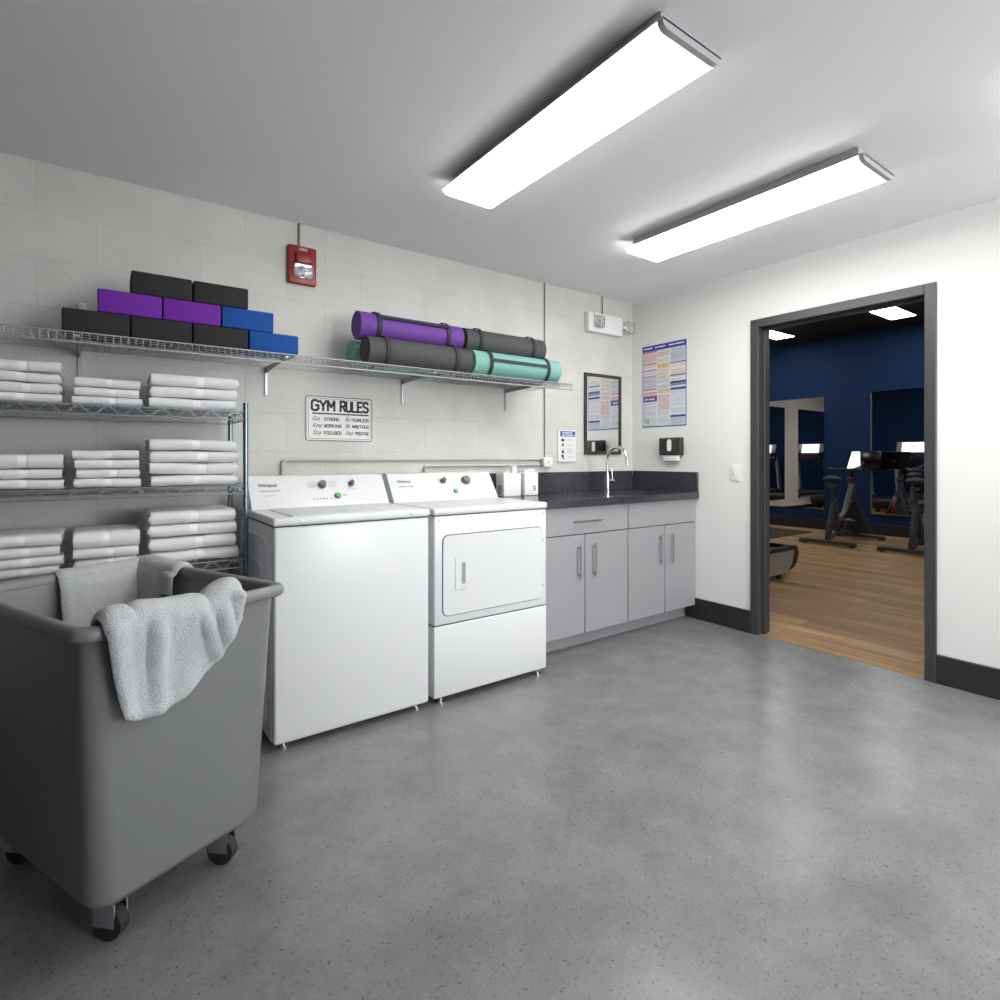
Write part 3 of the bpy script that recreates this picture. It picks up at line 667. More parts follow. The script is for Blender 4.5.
def stack(x0, x1, zs, heights, shelf, col, yf=2.692):
    global seed
    z = zs+.0035
    for i, h in enumerate(heights):
        me, top = towel_mesh(x1-x0+random.uniform(-.012, .004), .30+random.uniform(-.02, 0), h, seed); seed += 1
        o = bpy.data.objects.new('folded_towel', me); COL.objects.link(o)
        o.location = ((x0+x1)/2+random.uniform(-.004, .004), yf+random.uniform(0, .008), z); o.rotation_euler = (0, 0, random.uniform(-.02, .02))
        pos = ords[len(heights)][i]
        tag(o, f'folded white towel, {pos} of {len(heights)}, {col} stack, {shelf} rack shelf', 'towel', 'folded white towels on the wire rack')
        z += top+.0006
c1, c2, c3 = (-.36, -.109), (-.082, .142), (.168, .508)
A, B, C_ = 1.405, 1.078, .752
stack(*c1, A, [.034, .038, .036, .040], 'upper', 'left'); stack(*c2, A, [.033, .034, .036], 'upper', 'middle'); stack(*c3, A, [.044, .046, .052], 'upper', 'right')
stack(*c1, B, [.037, .037, .056], 'centre', 'left'); stack(*c2, B, [.037, .036, .037, .036], 'centre', 'middle'); stack(*c3, B, [.045, .050, .047, .048], 'centre', 'right')
stack(*c1, C_, [.036, .035, .038, .046], 'lower', 'left'); stack(*c2, C_, [.046, .042, .066], 'lower', 'middle'); stack(*c3, C_, [.052, .055, .052, .056], 'lower', 'right')

# ------------------------------------------------------------------ laundry bin on wheels
ANG = math.radians(24.0); BO = Vector((-.036, 1.522, 0))
BM = Matrix.Translation(BO) @ Matrix.Rotation(ANG, 4, 'Z')
BWd, BL, BZ = .56, .80, .82        # rim width, rim length, rim height
cen = BM @ Vector((BWd/2, BL/2, 0))
t = thing('laundry_bin', 'large grey plastic laundry bin on casters with towels over its rim', 'bin', cen, ANG)
def loop(inset, z, R, n=7):
    x0, x1, y0, y1 = inset, BWd-inset, inset, BL-inset; out = []
    for cx, cy, a0 in ((x1-R, y0+R, -90), (x1-R, y1-R, 0), (x0+R, y1-R, 90), (x0+R, y0+R, 180)):
        out += [BM @ Vector((cx+R*math.cos(math.radians(a0+90*k/n)), cy+R*math.sin(math.radians(a0+90*k/n)), z)) for k in range(n+1)]
    return out
rings = [loop(.14, .120, .03), loop(.070, .125, .045), loop(.052, .150, .055), loop(.026, .775, .045), loop(.022, .79, .042)]
inner = [loop(.028, .795, .038), loop(.034, .775, .04), loop(.060, .160, .05), loop(.09, .140, .045), loop(.15, .135, .03)]
b = MB()
R = [r_ + [r_[0]] for r_ in rings]
b.grid(R, flip=True); b.grid([r_ + [r_[0]] for r_ in inner], flip=True)
b.poly(loop(.14, .120, .03), (0, 0, .003)); b.poly(loop(.15, .132, .03), (0, 0, .003))
obj('tub', b, M['bin'], t, 60)
rim = [loop(.022, .788, .042), loop(.006, .786, .045), loop(.0, .792, .047), loop(-.001, .806, .047), loop(.005, .817, .045), loop(.014, .821, .042), loop(.026, .818, .038), loop(.034, .809, .035), loop(.034, .79, .035), loop(.022, .788, .042)]
obj('rim', MB().grid([r_ + [r_[0]] for r_ in rim], flip=True), M['bin'], t, 60)
for lx, ly in ((.13, .14), (BWd-.13, .14), (.13, BL-.14), (BWd-.13, BL-.14)):
    f = BM @ Matrix.Translation((lx, ly, 0)) @ Matrix.Rotation(.4, 4, 'Z')
    b = MB().box(-.035, .035, -.035, .035, .118, .126, .003, 1, mtx=f).box(-.022, -.018, -.028, .03, .04, .12, mtx=f).box(.018, .022, -.028, .03, .04, .12, mtx=f)
    cs = obj('caster', b, M['chrome'], t)
    obj('wheel', MB().cyl((-.014, 0, .04), (.014, 0, .04), .04, n=24, mtx=f), M['caster'], cs)

# towel draped over a rim: rows along the rim, columns from inside over the rim to outside
def rim_section(tt, hang_in, hang_out, off):
    """arc-length style coordinate tt in 0..1 -> (outward offset, z) in the rim's cross-section; 0 inside end, 1 outside end"""
    pass
def drape(name, rimpt, n_s, hin, hout, disp_in, disp_out, lab, th=.011, lift=lambda s: 0):
    P = []
    for i in range(n_s+1):
        s = i/n_s; (p, o) = rimpt(s)           # p on the rim crest (centre of rim), o outward unit vector
        tang = Vector((-o.y, o.x, 0)); row = []
        Hi, Ho = hin(s), hout(s)
        n_in, n_top, n_out = 22, 8, 26
        for k in range(n_in):
            q = 1-k/n_in                        # 1 at the free inner end
            dz = -Hi*q + lift(s)*max(0, 1-q*2.5); pos = p - o*(.030+.05*q*Hi) + Vector((0, 0, -.012+dz))
            a, l = disp_in(s, q); row.append(pos - o*a + tang*l)
        for k in range(n_top+1):
            a_ = PI*(1-k/n_top); row.append(p + o*(.030*math.cos(a_)) + Vector((0, 0, lift(s)-.012+.026*math.sin(a_))) + Vector((0, 0, .004*noise.noise(Vector((s*9, k*.4, 3))))))
        for k in range(1, n_out+1):
            q = k/n_out; dz = -(Ho+lift(s))*q+lift(s); pos = p + o*(.030 - .018*min(1, Ho*q/.1)) + Vector((0, 0, -.012+dz))
            a, l = disp_out(s, q); row.append(pos + o*a + tang*l)
        P.append(row)
    # terry thickness
    n, m_ = len(P), len(P[0]); Nn = []
    for i in range(n):
        rr = []
        for j in range(m_):
            a = P[min(n-1, i+1)][j]-P[max(0, i-1)][j]; c_ = P[i][min(m_-1, j+1)]-P[i][max(0, j-1)]
            v = a.cross(c_); rr.append(v.normalized() if v.length > 1e-9 else Vector((0, 0, 1)))
        Nn.append(rr)
    mid = Nn[n//2][33 if m_ > 40 else m_//2]
    sg = 1 if Nn[n//2][26].z > 0 else -1
    up = [[P[i][j] + Nn[i][j]*sg*th*(.35 + .65*min(1, min(i, n-1-i)/2, min(j, m_-1-j)/2)) for j in range(m_)] for i in range(n)]
    for i in range(n):
        for j in range(m_):
            up[i][j] = up[i][j] + Nn[i][j]*sg*.0022*noise.noise(up[i][j]*38)
    bm = bmesh.new(); A_ = [[bm.verts.new(p) for p in r_] for r_ in P]; B_ = [[bm.verts.new(p) for p in r_] for r_ in up]
    for i in range(n-1):
        for j in range(m_-1):
            bm.faces.new((A_[i][j], A_[i][j+1], A_[i+1][j+1], A_[i+1][j])); bm.faces.new((B_[i][j], B_[i+1][j], B_[i+1][j+1], B_[i][j+1]))
    for i in range(n-1):
        for j in (0, m_-1): bm.faces.new((A_[i][j], A_[i+1][j], B_[i+1][j], B_[i][j]))
    for j in range(m_-1):
        for i in (0, n-1): bm.faces.new((A_[i][j], B_[i][j], B_[i][j+1], A_[i][j+1]))
    bmesh.ops.recalc_face_normals(bm, faces=bm.faces)
    mb = MB(); mb.bm.free(); mb.bm = bm
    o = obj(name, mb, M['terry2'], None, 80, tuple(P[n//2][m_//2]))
    sub = o.modifiers.new('s', 'SUBSURF'); sub.levels = 1; sub.render_levels = 1
    return tag(o, lab, 'towel')
g_ = lambda x, c, w_: math.exp(-((x-c)/w_)**2)
RC = .018   # rim crest inset
def near_rim(s):
    lx = .046 + s*.342
    return BM @ Vector((lx, RC, .806)), (BM.to_3x3() @ Vector((0, -1, 0)))
def n_hin(s): return .30+.02*math.sin(s*6)
def n_hout(s):
    K = ((0, .195), (.12, .215), (.34, .218), (.5, .200), (.63, .175), (.82, .125), (.93, .065), (1, .03))
    for (a, u), (c_, v) in zip(K, K[1:]):
        if s <= c_: return u+(v-u)*(s-a)/(c_-a)
    return .03
def n_din(s, q): return (.02*q+.012*math.sin(s*9+1)*q, .05*q*(.5-s))
def n_dout(s, q):
    fold = .022*g_(s, .34-.05*q, .045)*min(1, q*4)*(1.05-q*.8) - .008*g_(s, .26-.04*q, .03)*(1-q) + .012*g_(s, .05, .07) + .022*g_(s, .66+.16*q, .035)*(1-q*.5)*min(1, q*4) + .024*g_(s, .80+.10*q, .04)*min(1, q*3) + .020*g_(s, .97, .06) + .008*g_(q, .97, .05)
    return (max(.0, .004+fold+.004*math.sin(s*23+q*2)*q), (.040*(1-s) - .012*s)*q)
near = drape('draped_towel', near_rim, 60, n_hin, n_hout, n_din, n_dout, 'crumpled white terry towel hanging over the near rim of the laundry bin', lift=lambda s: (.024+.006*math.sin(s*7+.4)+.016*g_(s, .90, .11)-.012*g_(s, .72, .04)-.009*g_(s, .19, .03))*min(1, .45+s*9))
def far_rim(s):
    # along the far edge to the corner, round it and a little down the right edge; s=0 at the left
    x0 = .258; Rr = .045; L1 = BWd-Rr-x0; L2 = PI/2*Rr; L3 = .235; L = L1+L2+L3; d = s*L
    if d < L1: p = Vector((x0+d, BL-RC, .806)); o = Vector((0, 1, 0))
    elif d < L1+L2:
        a = (d-L1)/Rr; c_ = Vector((BWd-Rr, BL-Rr, .806)); o = Vector((math.sin(a), math.cos(a), 0)); p = c_+o*(Rr-RC)
    else: p = Vector((BWd-RC, BL-Rr-(d-L1-L2), .806)); o = Vector((1, 0, 0))
    return BM @ p, BM.to_3x3() @ o
def f_din(s, q):
    k = max(0, min(1, (s-.40)/.2))
    return (.012+.10*q*q*(1-k)+.012*math.sin(s*7)*q*(1-k), -.03*q*(1-s)*0 + .0)
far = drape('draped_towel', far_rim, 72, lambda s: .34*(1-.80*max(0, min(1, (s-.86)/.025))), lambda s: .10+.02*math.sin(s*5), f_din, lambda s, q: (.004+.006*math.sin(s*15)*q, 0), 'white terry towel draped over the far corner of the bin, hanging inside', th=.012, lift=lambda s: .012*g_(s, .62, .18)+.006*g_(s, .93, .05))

# ------------------------------------------------------------------ things on the back wall
# fire strobe
t = thing('fire_alarm', 'red fire alarm strobe high on the block wall above the shelf', 'fire alarm', (.91, YB, 2.15))
obj('housing', MB().box(.833, .987, YB-.03, YB, 2.152, 2.362, .010, 3).box(.868, .960, YB-.052, YB-.025, 2.262, 2.325, .012, 3), M['red'], t)
obj('strobe_lens', MB().box(.857, .967, YB-.062, YB-.026, 2.183, 2.262, .018, 4), M['lens'], t, 60)
obj('lamp', MB().box(.868, .956, YB-.036, YB-.030, 2.192, 2.254, .003, 1).cyl((.895, YB-.042, 2.225), (.93, YB-.042, 2.225), .007).ball((.90, YB-.046, 2.235), .012).ball((.91, YB-.046, 2.205), .009), M['silverref'], t)
b = MB(); add_text(b, 'FIRE', .893, .935, 2.334, 2.348, BW(0, YB-.0302), bold=.01); obj('lettering', b, M['sign_white'], t)
# vertical conduits
def conduit(pts, r, m, lab, name='wall_conduit'):
    o = obj(name, MB().tube(pts, r, 10), M[m], None, 50, pts[0]); return tag(o, lab, 'conduit')
conduit([(.897, YB-.009, 2.364), (.897, YB-.009, CH-.001)], .0055, 'dark_conduit', 'short thin conduit from the ceiling down to the red fire alarm')
conduit([(2.663, YB-.007, 1.206), (2.663, YB-.007, CH-.001)], .0048, 'dark_conduit', 'long thin vertical conduit from ceiling to outlet box, behind the shelf end')
conduit([(3.268, YB-.007, 2.352), (3.268, YB-.007, CH-.001)], .005, 'dark_conduit', 'short thin conduit from the ceiling down to the emergency light')
def bend(x, z, zd, xe, r):
    return [(x, YB-.016, zd), (x, YB-.016, z-r)] + [(x+r-r*math.cos(a), YB-.016, z-r+r*math.sin(a)) for a in [PI/2*k/6 for k in range(1, 7)]] + [(xe, YB-.016, z)]
conduit(bend(.806, 1.190, .96, 2.621, .028), .0085, 'conduit', 'upper painted conduit running from the outlet box to behind the washer')
conduit(bend(1.668, 1.150, .96, 2.621, .018), .0075, 'conduit', 'lower painted conduit running from the outlet box to behind the dryer')
t = thing('outlet_box', 'small white surface-mounted outlet box where the conduits meet', 'outlet', (2.668, YB, 1.13))
obj('box', MB().box(2.626, 2.710, YB-.045, YB-.001, 1.135, 1.205, .006, 2), M['white_plastic'], t)
obj('coupling', MB().cyl((2.612, YB-.016, 1.190), (2.63, YB-.016, 1.190), .012).cyl((2.612, YB-.016, 1.150), (2.63, YB-.016, 1.150), .011), M['nickel'], t)
obj('socket', MB().cyl((2.668, YB-.045, 1.170), (2.668, YB-.047, 1.170), .006), M['grey_knob'], t)
# gym rules sign
t = thing('wall_sign', 'white metal GYM RULES sign on the block wall above the washer', 'sign', (1.13, YB, 1.295))
sx0, sx1, sz0, sz1 = .930, 1.324, 1.294, 1.550
b = MB().poly([(p[0], YB-.005, p[2]) for p in rrect(sx0, sx1, sz0, sz1, .018, 0)], (0, .004, 0)); obj('plate', b, M['sign_white'], t)
def outline(x0, x1, z0, z1, R, wd, y, frame=None):
    b = MB(); o_ = rrect(x0, x1, z0, z1, R, y); i_ = rrect(x0+wd, x1-wd, z0+wd, z1-wd, max(.002, R-wd), y)
    o_.append(o_[0]); i_.append(i_[0]); b.grid([o_, i_], flip=False)
    bmesh.ops.recalc_face_normals(b.bm, faces=b.bm.faces)
    return b
b = outline(sx0+.001, sx1-.001, sz0+.001, sz1-.001, .018, .006, YB-.0055); obj('border', b, M['greyline'], t, 0)
b = outline(sx0+.016, sx1-.012, sz0+.014, sz1-.014, .012, .0028, YB-.0055); obj('border', b, M['greyline'], t, 0)
F = BW(0, YB-.0055)
b = MB(); block_text(b, 'GYM', .960, 1.100, 1.462, 1.530, F, .0125); block_text(b, 'RULES', 1.124, 1.302, 1.462, 1.530, F, .0125)
b.box(.968, 1.300, 1.447, 1.4545, 0, .0008, mtx=F); obj('title_lettering', b, M['ink'], t)
b = MB()
for z, (s1, w1, s2, w2) in zip((1.410, 1.372, 1.332), (('Get', 'STRONG', 'Be', 'FEARLESS'), ('Keep', 'WORKING', 'Be', 'AMBITIOUS'), ('Stay', 'FOCUSED', 'Stay', 'POSITIVE'))):
    l1 = .055 if s1 != 'Get' else .045; l2 = .030 if s2 == 'Be' else .052
    dz = -.007 if 'y' in s1 or 'p' in s1 else 0; dz2 = -.007 if 'y' in s2 else 0
    add_text(b, s1, .970, .970+l1, z+dz, z+.026, F, shear=.5, bold=-.0)
    block_text(b, w1, 1.034, 1.034+.0138*len(w1)+.006, z, z+.020, F, .0036)
    add_text(b, s2, 1.158, 1.158+l2, z+dz2, z+.026, F, shear=.5)
    block_text(b, w2, 1.158+l2+.008, 1.302, z, z+.020, F, .0036)
obj('rules_lettering', b, M['ink'], t)
# emergency light
t = thing('emergency_light', 'white emergency light with two clear lamp heads in the ceiling corner', 'emergency light', (3.24, YB, 2.16))
ex0, ex1 = 3.07, 3.455
b = MB().box(ex0, ex1, YB-.055, YB-.001, 2.185, 2.335, .008, 3)
obj('housing', b, M['white_plastic'], t)
for x, z, y in ((3.165, 2.262, YB-.075), (3.535, 2.262, YB-.055)):
    h_ = obj('lamp_head', MB().box(x-.045, x+.045, y-.02, y+.018, z-.045, z+.048, .010, 3), M['lens'], t)
    obj('bulb', MB().cyl((x, y+.0, z), (x, y-.012, z), .028, .033, n=20).ball((x, y-.014, z), .012), M['silverref'], h_)
obj('bracket', MB().box(3.45, 3.50, YB-.06, YB-.035, 2.25, 2.272, .003, 1).box(3.13, 3.20, YB-.062, YB-.05, 2.30, 2.335, .003, 1), M['white_plastic'], t)
# mirror
t = thing('wall_mirror', 'dark framed rectangular mirror on the block wall behind the tap', 'mirror', (3.273, YB, 1.228))
mx0, mx1, mz0, mz1, fw = 3.066, 3.480, 1.228, 1.866, .024
b = MB()
for (a, c_, e, f_) in ((mx0, mx0+fw, mz0, mz1), (mx1-fw, mx1, mz0, mz1), (mx0+fw, mx1-fw, mz0, mz0+fw), (mx0+fw, mx1-fw, mz1-fw, mz1)): b.box(a, c_, YB-.018, YB-.001, e, f_, .0015, 1)
obj('frame', b, M['mirror_frame'], t); obj('glass', MB().box(mx0+.01, mx1-.01, YB-.010, YB-.003, mz0+.01, mz1-.01), M['mirror'], t, 0)
# small notice
t = thing('notice', 'small white notice with blue header and four black symbols', 'sign', (2.893, YB, 1.17))
obj('plate', MB().box(2.789, 2.974, YB-.012, YB, 1.170, 1.412, .003, 1), M['sign_white'], t)
F = BW(0, YB-.0122)
obj('header', MB().box(2.812, 2.966, 1.362, 1.402, 0, .0004, mtx=F), M['blue_print'], t)
b = MB()
for z, ws in ((1.385, (.02, .045, .028)), (1.368, (.03, .02, .05, .012))):
    x = 2.833
    for w_ in ws: b.box(x, x+w_, z, z+.009, .0004, .0008, mtx=F); x += w_+.005
obj('header_lettering', b, M['sign_white'], t)
b = MB()
for k, z in enumerate((1.335, 1.295, 1.252, 1.212)):
    f = F @ Matrix.Translation((2.838, z, 0))
    if k == 0: b.cyl((0, 0, 0), (0, 0, .0005), .012, n=12, mtx=f); b.box(-.018, .018, -.006, .005, 0, .0005, mtx=f)
    elif k == 1: b.poly([(-.016, -.014, 0), (-.004, -.002, 0), (.004, -.002, 0), (.016, -.014, 0), (.004, .018, 0), (-.004, .018, 0)], (0, 0, .0005), mtx=f)
    elif k == 2: b.poly([(-.014, -.016, 0), (.016, -.016, 0), (.010, -.004, 0), (.004, .018, 0), (-.004, .010, 0)], (0, 0, .0005), mtx=f)
    else: b.poly([(.004, -.020, 0), (.018, -.020, 0), (.006, -.004, 0), (.012, .004, 0), (-.004, .018, 0), (-.016, .012, 0), (-.010, -.004, 0)], (0, 0, .0005), mtx=f)
obj('symbols', b, M['ink'], t)
b = MB()
for z, w_ in ((1.340, .05), (1.333, .062), (1.300, .07), (1.292, .06), (1.270, .05), (1.262, .05), (1.254, .07), (1.246, .06), (1.238, .05), (1.230, .07), (1.208, .075), (1.202, .07)):
    b.box(2.881, 2.881+w_, z, z+.0035, 0, .0004, mtx=F)
obj('small_lettering', b, M['pale_print'], t)

# ------------------------------------------------------------------ things on the right wall
t = thing('labor_poster', 'large blue, red and gold printed notice poster on the white wall', 'poster', (XR, 2.814, 1.45))
py0, py1, pz0, pz1 = 2.606, 3.023, 1.449, 2.107
obj('sheet', MB().box(XR-.0035, XR, py0, py1, pz0, pz1), M['blue_print'], t)
F = RW(XR-.0036, py1, pz0); W_, H_ = py1-py0, pz1-pz0    # x from the left edge, y up
def q_(mb, x0, x1, y0, y1, lv=1): mb.box(x0*W_, x1*W_, y0*H_, y1*H_, 0, .0002*lv, mtx=F)
b = MB(); q_(b, .012, .988, .012, .93); obj('paper', b, M['poster'], t)
b = MB(); q_(b, .0, 1, .935, 1, 2); q_(b, .02, .345, .312, .372, 3)
for y, h_ in ((.745, .014), (.592, .016), (.508, .022), (.480, .014), (.425, .028), (.105, .024)): q_(b, .655, .985, y, y+h_, 3)
q_(b, .655, .985, .50, .53, 3)
obj('indigo_bands', b, M['navy_print'], t)
b = MB()
for y, h_ in ((.915, .012), (.770, .012), (.690, .010), (.618, .010), (.455, .012), (.412, .010), (.372, .012)): q_(b, .015, .345, y, y+h_, 3)
obj('red_bands', b, M['red_print'], t)
b = MB()
for y, h_ in ((.885, .012), (.740, .014), (.712, .022), (.672, .010), (.635, .006), (.59, .010), (.545, .008), (.48, .010), (.43, .014), (.405, .008), (.375, .010), (.205, .010), (.86, .008)): q_(b, .35, .64, y, y+h_, 3)
obj('gold_bands', b, M['gold_print'], t)
b = MB(); q_(b, .015, .345, .785, .912, 2); q_(b, .015, .345, .386, .41, 2); q_(b, .40, .64, .22, .37, 2); obj('pink_fields', b, M['pink_print'], t)
b = MB(); q_(b, .655, .985, .762, .92, 2); q_(b, .015, .345, .47, .61, 2); q_(b, .655, .985, .015, .10, 2); obj('grey_fields', b, M['lilac_print'], t)
b = MB(); q_(b, .35, .64, .71, .85, 2); q_(b, .655, .985, .61, .735, 2); q_(b, .35, .64, .60, .66, 2); obj('cream_fields', b, M['cream_print'], t)
b = MB(); q_(b, .10, .16, .045, .10, 3); q_(b, .04, .08, .07, .10, 3); obj('green_marks', b, M['green_print'], t)
b = MB(); q_(b, 0, .345, 0, .018, 3); obj('teal_strip', b, M['teal_print'], t)
b = MB(); rn = random.Random(3)
for (x0, x1) in ((.03, .33), (.365, .63), (.67, .97)):
    y = .03
    while y < .92:
        x = x0
        if rn.random() < .82:
            while x < x1-.03:
                w_ = rn.uniform(.02, .09); q_(b, x, min(x1, x+w_), y, y+.0035, 3.5); x += w_+.012
        y += .011
obj('fine_print', b, M['smudge'], t)
b = MB()
for x, w_ in ((.04, .20), (.30, .06), (.38, .16), (.62, .12), (.76, .20)): q_(b, x, x+w_, .96, .975, 4)
for x, w_ in ((.05, .08), (.15, .14)): q_(b, x, x+w_, .335, .348, 4)
obj('header_lettering', b, M['sign_white'], t)
t = thing('towel_dispenser', 'black paper towel dispenser on the white wall below the poster', 'dispenser', (XR, 2.743, 1.2))
b = MB().box(XR-.056, XR-.001, 2.626, 2.822, 1.222, 1.358, .008, 3); obj('cover', b, M['dispenser'], t)
b = MB().poly([(XR-.0555, 2.722+p[0], p[2]) for p in rrect(-.020, .020, 1.252, 1.344, .019, 0)], (-.002, 0, 0)); obj('window', b, M['paper'], t)
b = MB().box(XR-.045, XR-.012, 2.655, 2.79, 1.178, 1.225, .004, 2); obj('paper_towel', b, M['paper'], t)
t = thing('light_switch', 'white light switch plate on the white wall beside the doorway', 'light switch', (XR, 2.2, 1.04))
obj('plate', MB().box(XR-.007, XR-.0005, 2.166, 2.240, 1.038, 1.152, .003, 2), M['white_plastic'], t)
obj('toggle', MB().box(XR-.015, XR-.006, 2.198, 2.208, 1.088, 1.106, .002, 1), M['white_plastic'], t)

# ------------------------------------------------------------------ the gym
def panel(x, y, lab):
    t = thing('ceiling_panel', lab, 'light', (x+.365, y+.15, GH), group='flat light panels in the gym ceiling')
    obj('frame', MB().box(x-.012, x+.742, y-.012, y+.312, GH-.012, GH-.001), M['gymblack'], t)
    obj('diffuser', MB().box(x, x+.73, y, y+.30, GH-.016, GH-.010), M['panel'], t)
panel(8.5, 2.9, 'flat lit gym ceiling panel, the whole one seen nearer the doorway right side')
panel(8.5, 4.57, 'flat lit gym ceiling panel partly cut by the left door jamb')
for x, y in ((8.5, 6.2), (8.5, 1.23), (8.5, -.5), (5.9, 2.9), (5.9, 4.57), (5.9, 1.23), (5.9, -.5)):
    panel(x, y, 'flat gym ceiling panel out of sight of the doorway')
def gmirror(name_, plane, a0, a1, z0, z1, lab):
    t = thing('gym_mirror', lab, 'mirror', (GX1, (a0+a1)/2, z0) if plane == 'x' else ((a0+a1)/2, GY1, z0))
    if plane == 'x':
        obj('glass', MB().box(GX1-.010, GX1-.001, a0, a1, z0, z1), M['gym_mirror'], t, 0)
        obj('edge_strip', MB().box(GX1-.018, GX1-.0005, a1, a1+.02, z0, z1) if 'right' in lab else MB().box(GX1-.0105, GX1-.0005, a0-.003, a0, z0, z1), M['steel'] if 'right' in lab else M['gym_mirror'], t)
        if 'right' in lab: obj('bottom_strip', MB().box(GX1-.018, GX1-.0005, a0, a1, z0-.02, z0), M['steel'], t)
    else:
        obj('glass', MB().box(a0, a1, GY1-.010, GY1-.001, z0, z1), M['gym_mirror'], t, 0)
gmirror('m', 'x', 4.39, 6.60, .34, 2.22, 'tall frameless gym wall mirror seen at the left of the doorway')
gmirror('m', 'x', 1.0, 3.675, .34, 2.24, 'tall gym wall mirror with silver edge seen at the right of the doorway')
gmirror('m', 'y', 6.73, 9.6, .24, 2.37, 'gym side wall mirror seen only as a reflection, farther left panel')
gmirror('m', 'y', 3.95, 6.11, .24, 2.37, 'gym side wall mirror seen only as a reflection, nearer right panel')
o = obj('rubber_mat', MB().box(6.9, 9.37, 4.35, 6.3, .001, .010, .002, 1), M['rubber_mat'], None, 30, (8.1, 5.3, .001)); tag(o, 'black rubber floor mat lying on the gym planks below the left mirror', 'floor mat')

def treadmill(y, lab, first=None):
    if first: return dup(first, (0, y-first.location.y, 0), lab)
    x0, x1 = 3.98, 5.78; hw = .37
    t = thing('treadmill', lab, 'treadmill', ((x0+x1)/2, y, 0), group='treadmills along the near gym wall')
    for s in (-1, 1):
        ya, yb = sorted((y+s*hw, y+s*(hw-.075)))
        obj('side_panel', MB().poly([(x0+.35, ya, .055), (x1-.19, ya, .055), (x1-.10, ya, .13), (x1-.06, ya, .27), (x0+.35, ya, .27)], (0, yb-ya, 0)), M['gymsilver'], t)
        obj('foot_rail', MB().box(x0+.3, x1-.06, ya, yb, .27, .31, .01, 2), M['gymblack'], t)
    obj('belt', MB().box(x0+.3, x1-.08, y-hw+.075, y+hw-.075, .20, .285, .01, 2), M['caster'], t)
    b = MB().poly([(x1-.17, y-hw-.004, .075), (x1-.07, y-hw-.004, .10), (x1-.005, y-hw-.004, .16), (x1+.02, y-hw-.004, .235), (x1, y-hw-.004, .295), (x1-.05, y-hw-.004, .318), (x1-.12, y-hw-.004, .318), (x1-.06, y-hw-.004, .27), (x1-.10, y-hw-.004, .14)], (0, 2*hw+.008, 0))
    obj('rear_cap', b, M['gymblack'], t, 50)
    obj('foot', MB().cyl((x1-.28, y-hw+.05, 0), (x1-.28, y-hw+.05, .10), .02).cyl((x1-.28, y+hw-.05, 0), (x1-.28, y+hw-.05, .10), .035).cyl((x0+.4, y-hw+.05, 0), (x0+.4, y-hw+.05, .10), .035).cyl((x0+.4, y+hw-.05, 0), (x0+.4, y+hw-.05, .10), .035), M['caster'], t)
    obj('motor_hood', MB().box(x0, x0+.5, y-hw, y+hw, .06, .36, .05, 4), M['gymblack'], t)
    for s in (-1, 1):
        b = MB().poly([(x0+.18, 0, .30), (x0+.30, 0, .30), (x0+.44, 0, 1.22), (x0+.36, 0, 1.22)], (0, .06, 0), mtx=Matrix.Translation((0, y+s*(hw-.02)-.03, 0))); obj('upright', b, M['upright'], t)
        obj('handrail', MB().tube([(x0+.38, y+s*(hw-.02), 1.16), (x0+.6, y+s*(hw-.02), 1.13), (x0+.95, y+s*(hw-.03), 1.02)], .022, 10), M['gymblack'], t)
    obj('dashboard', MB().box(x0+.34, x0+.52, y-.36, y+.36, 1.13, 1.24, .03, 3).box(x0+.40, x0+.50, y-.24, y+.24, 1.22, 1.30, .02, 2), M['gymblack'], t)
    f = Matrix.Translation((x0+.42, y, 1.45)) @ Matrix.Rotation(math.radians(-12), 4, 'Y')
    scn = obj('console', MB().box(-.03, .01, -.33, .33, -.11, .13, .02, 3, mtx=f), M['upright'], t)
    obj('screen', MB().box(.0105, .014, -.22, .22, -.12, .115, .004, 1, mtx=f), M['screen_lit_glare'], scn)
    b = MB(); ff = f @ face_frame((.0145, 0, 0), (0, 1, 0), (0, 0, 1)); b.box(-.05, .05, .0, .018, 0, .001, mtx=ff); obj('screen_mark', b, M['gymred'], scn)
    obj('red_trim', MB().box(x0+.50, x0+.522, y-.10, y+.10, 1.20, 1.225, .004, 1).box(x0+.50, x0+.525, y-.16, y-.12, 1.24, 1.27), M['gymred'], t)
    return t
tm = treadmill(3.20, 'treadmill whose silver rear end shows at the left of the doorway')
treadmill(4.05, 'second treadmill in the row along the near gym wall', tm); treadmill(4.86, 'third treadmill in the row, seen in the left gym mirror', tm); treadmill(6.13, 'fourth treadmill in the row, nearest the beige gym side wall', tm)

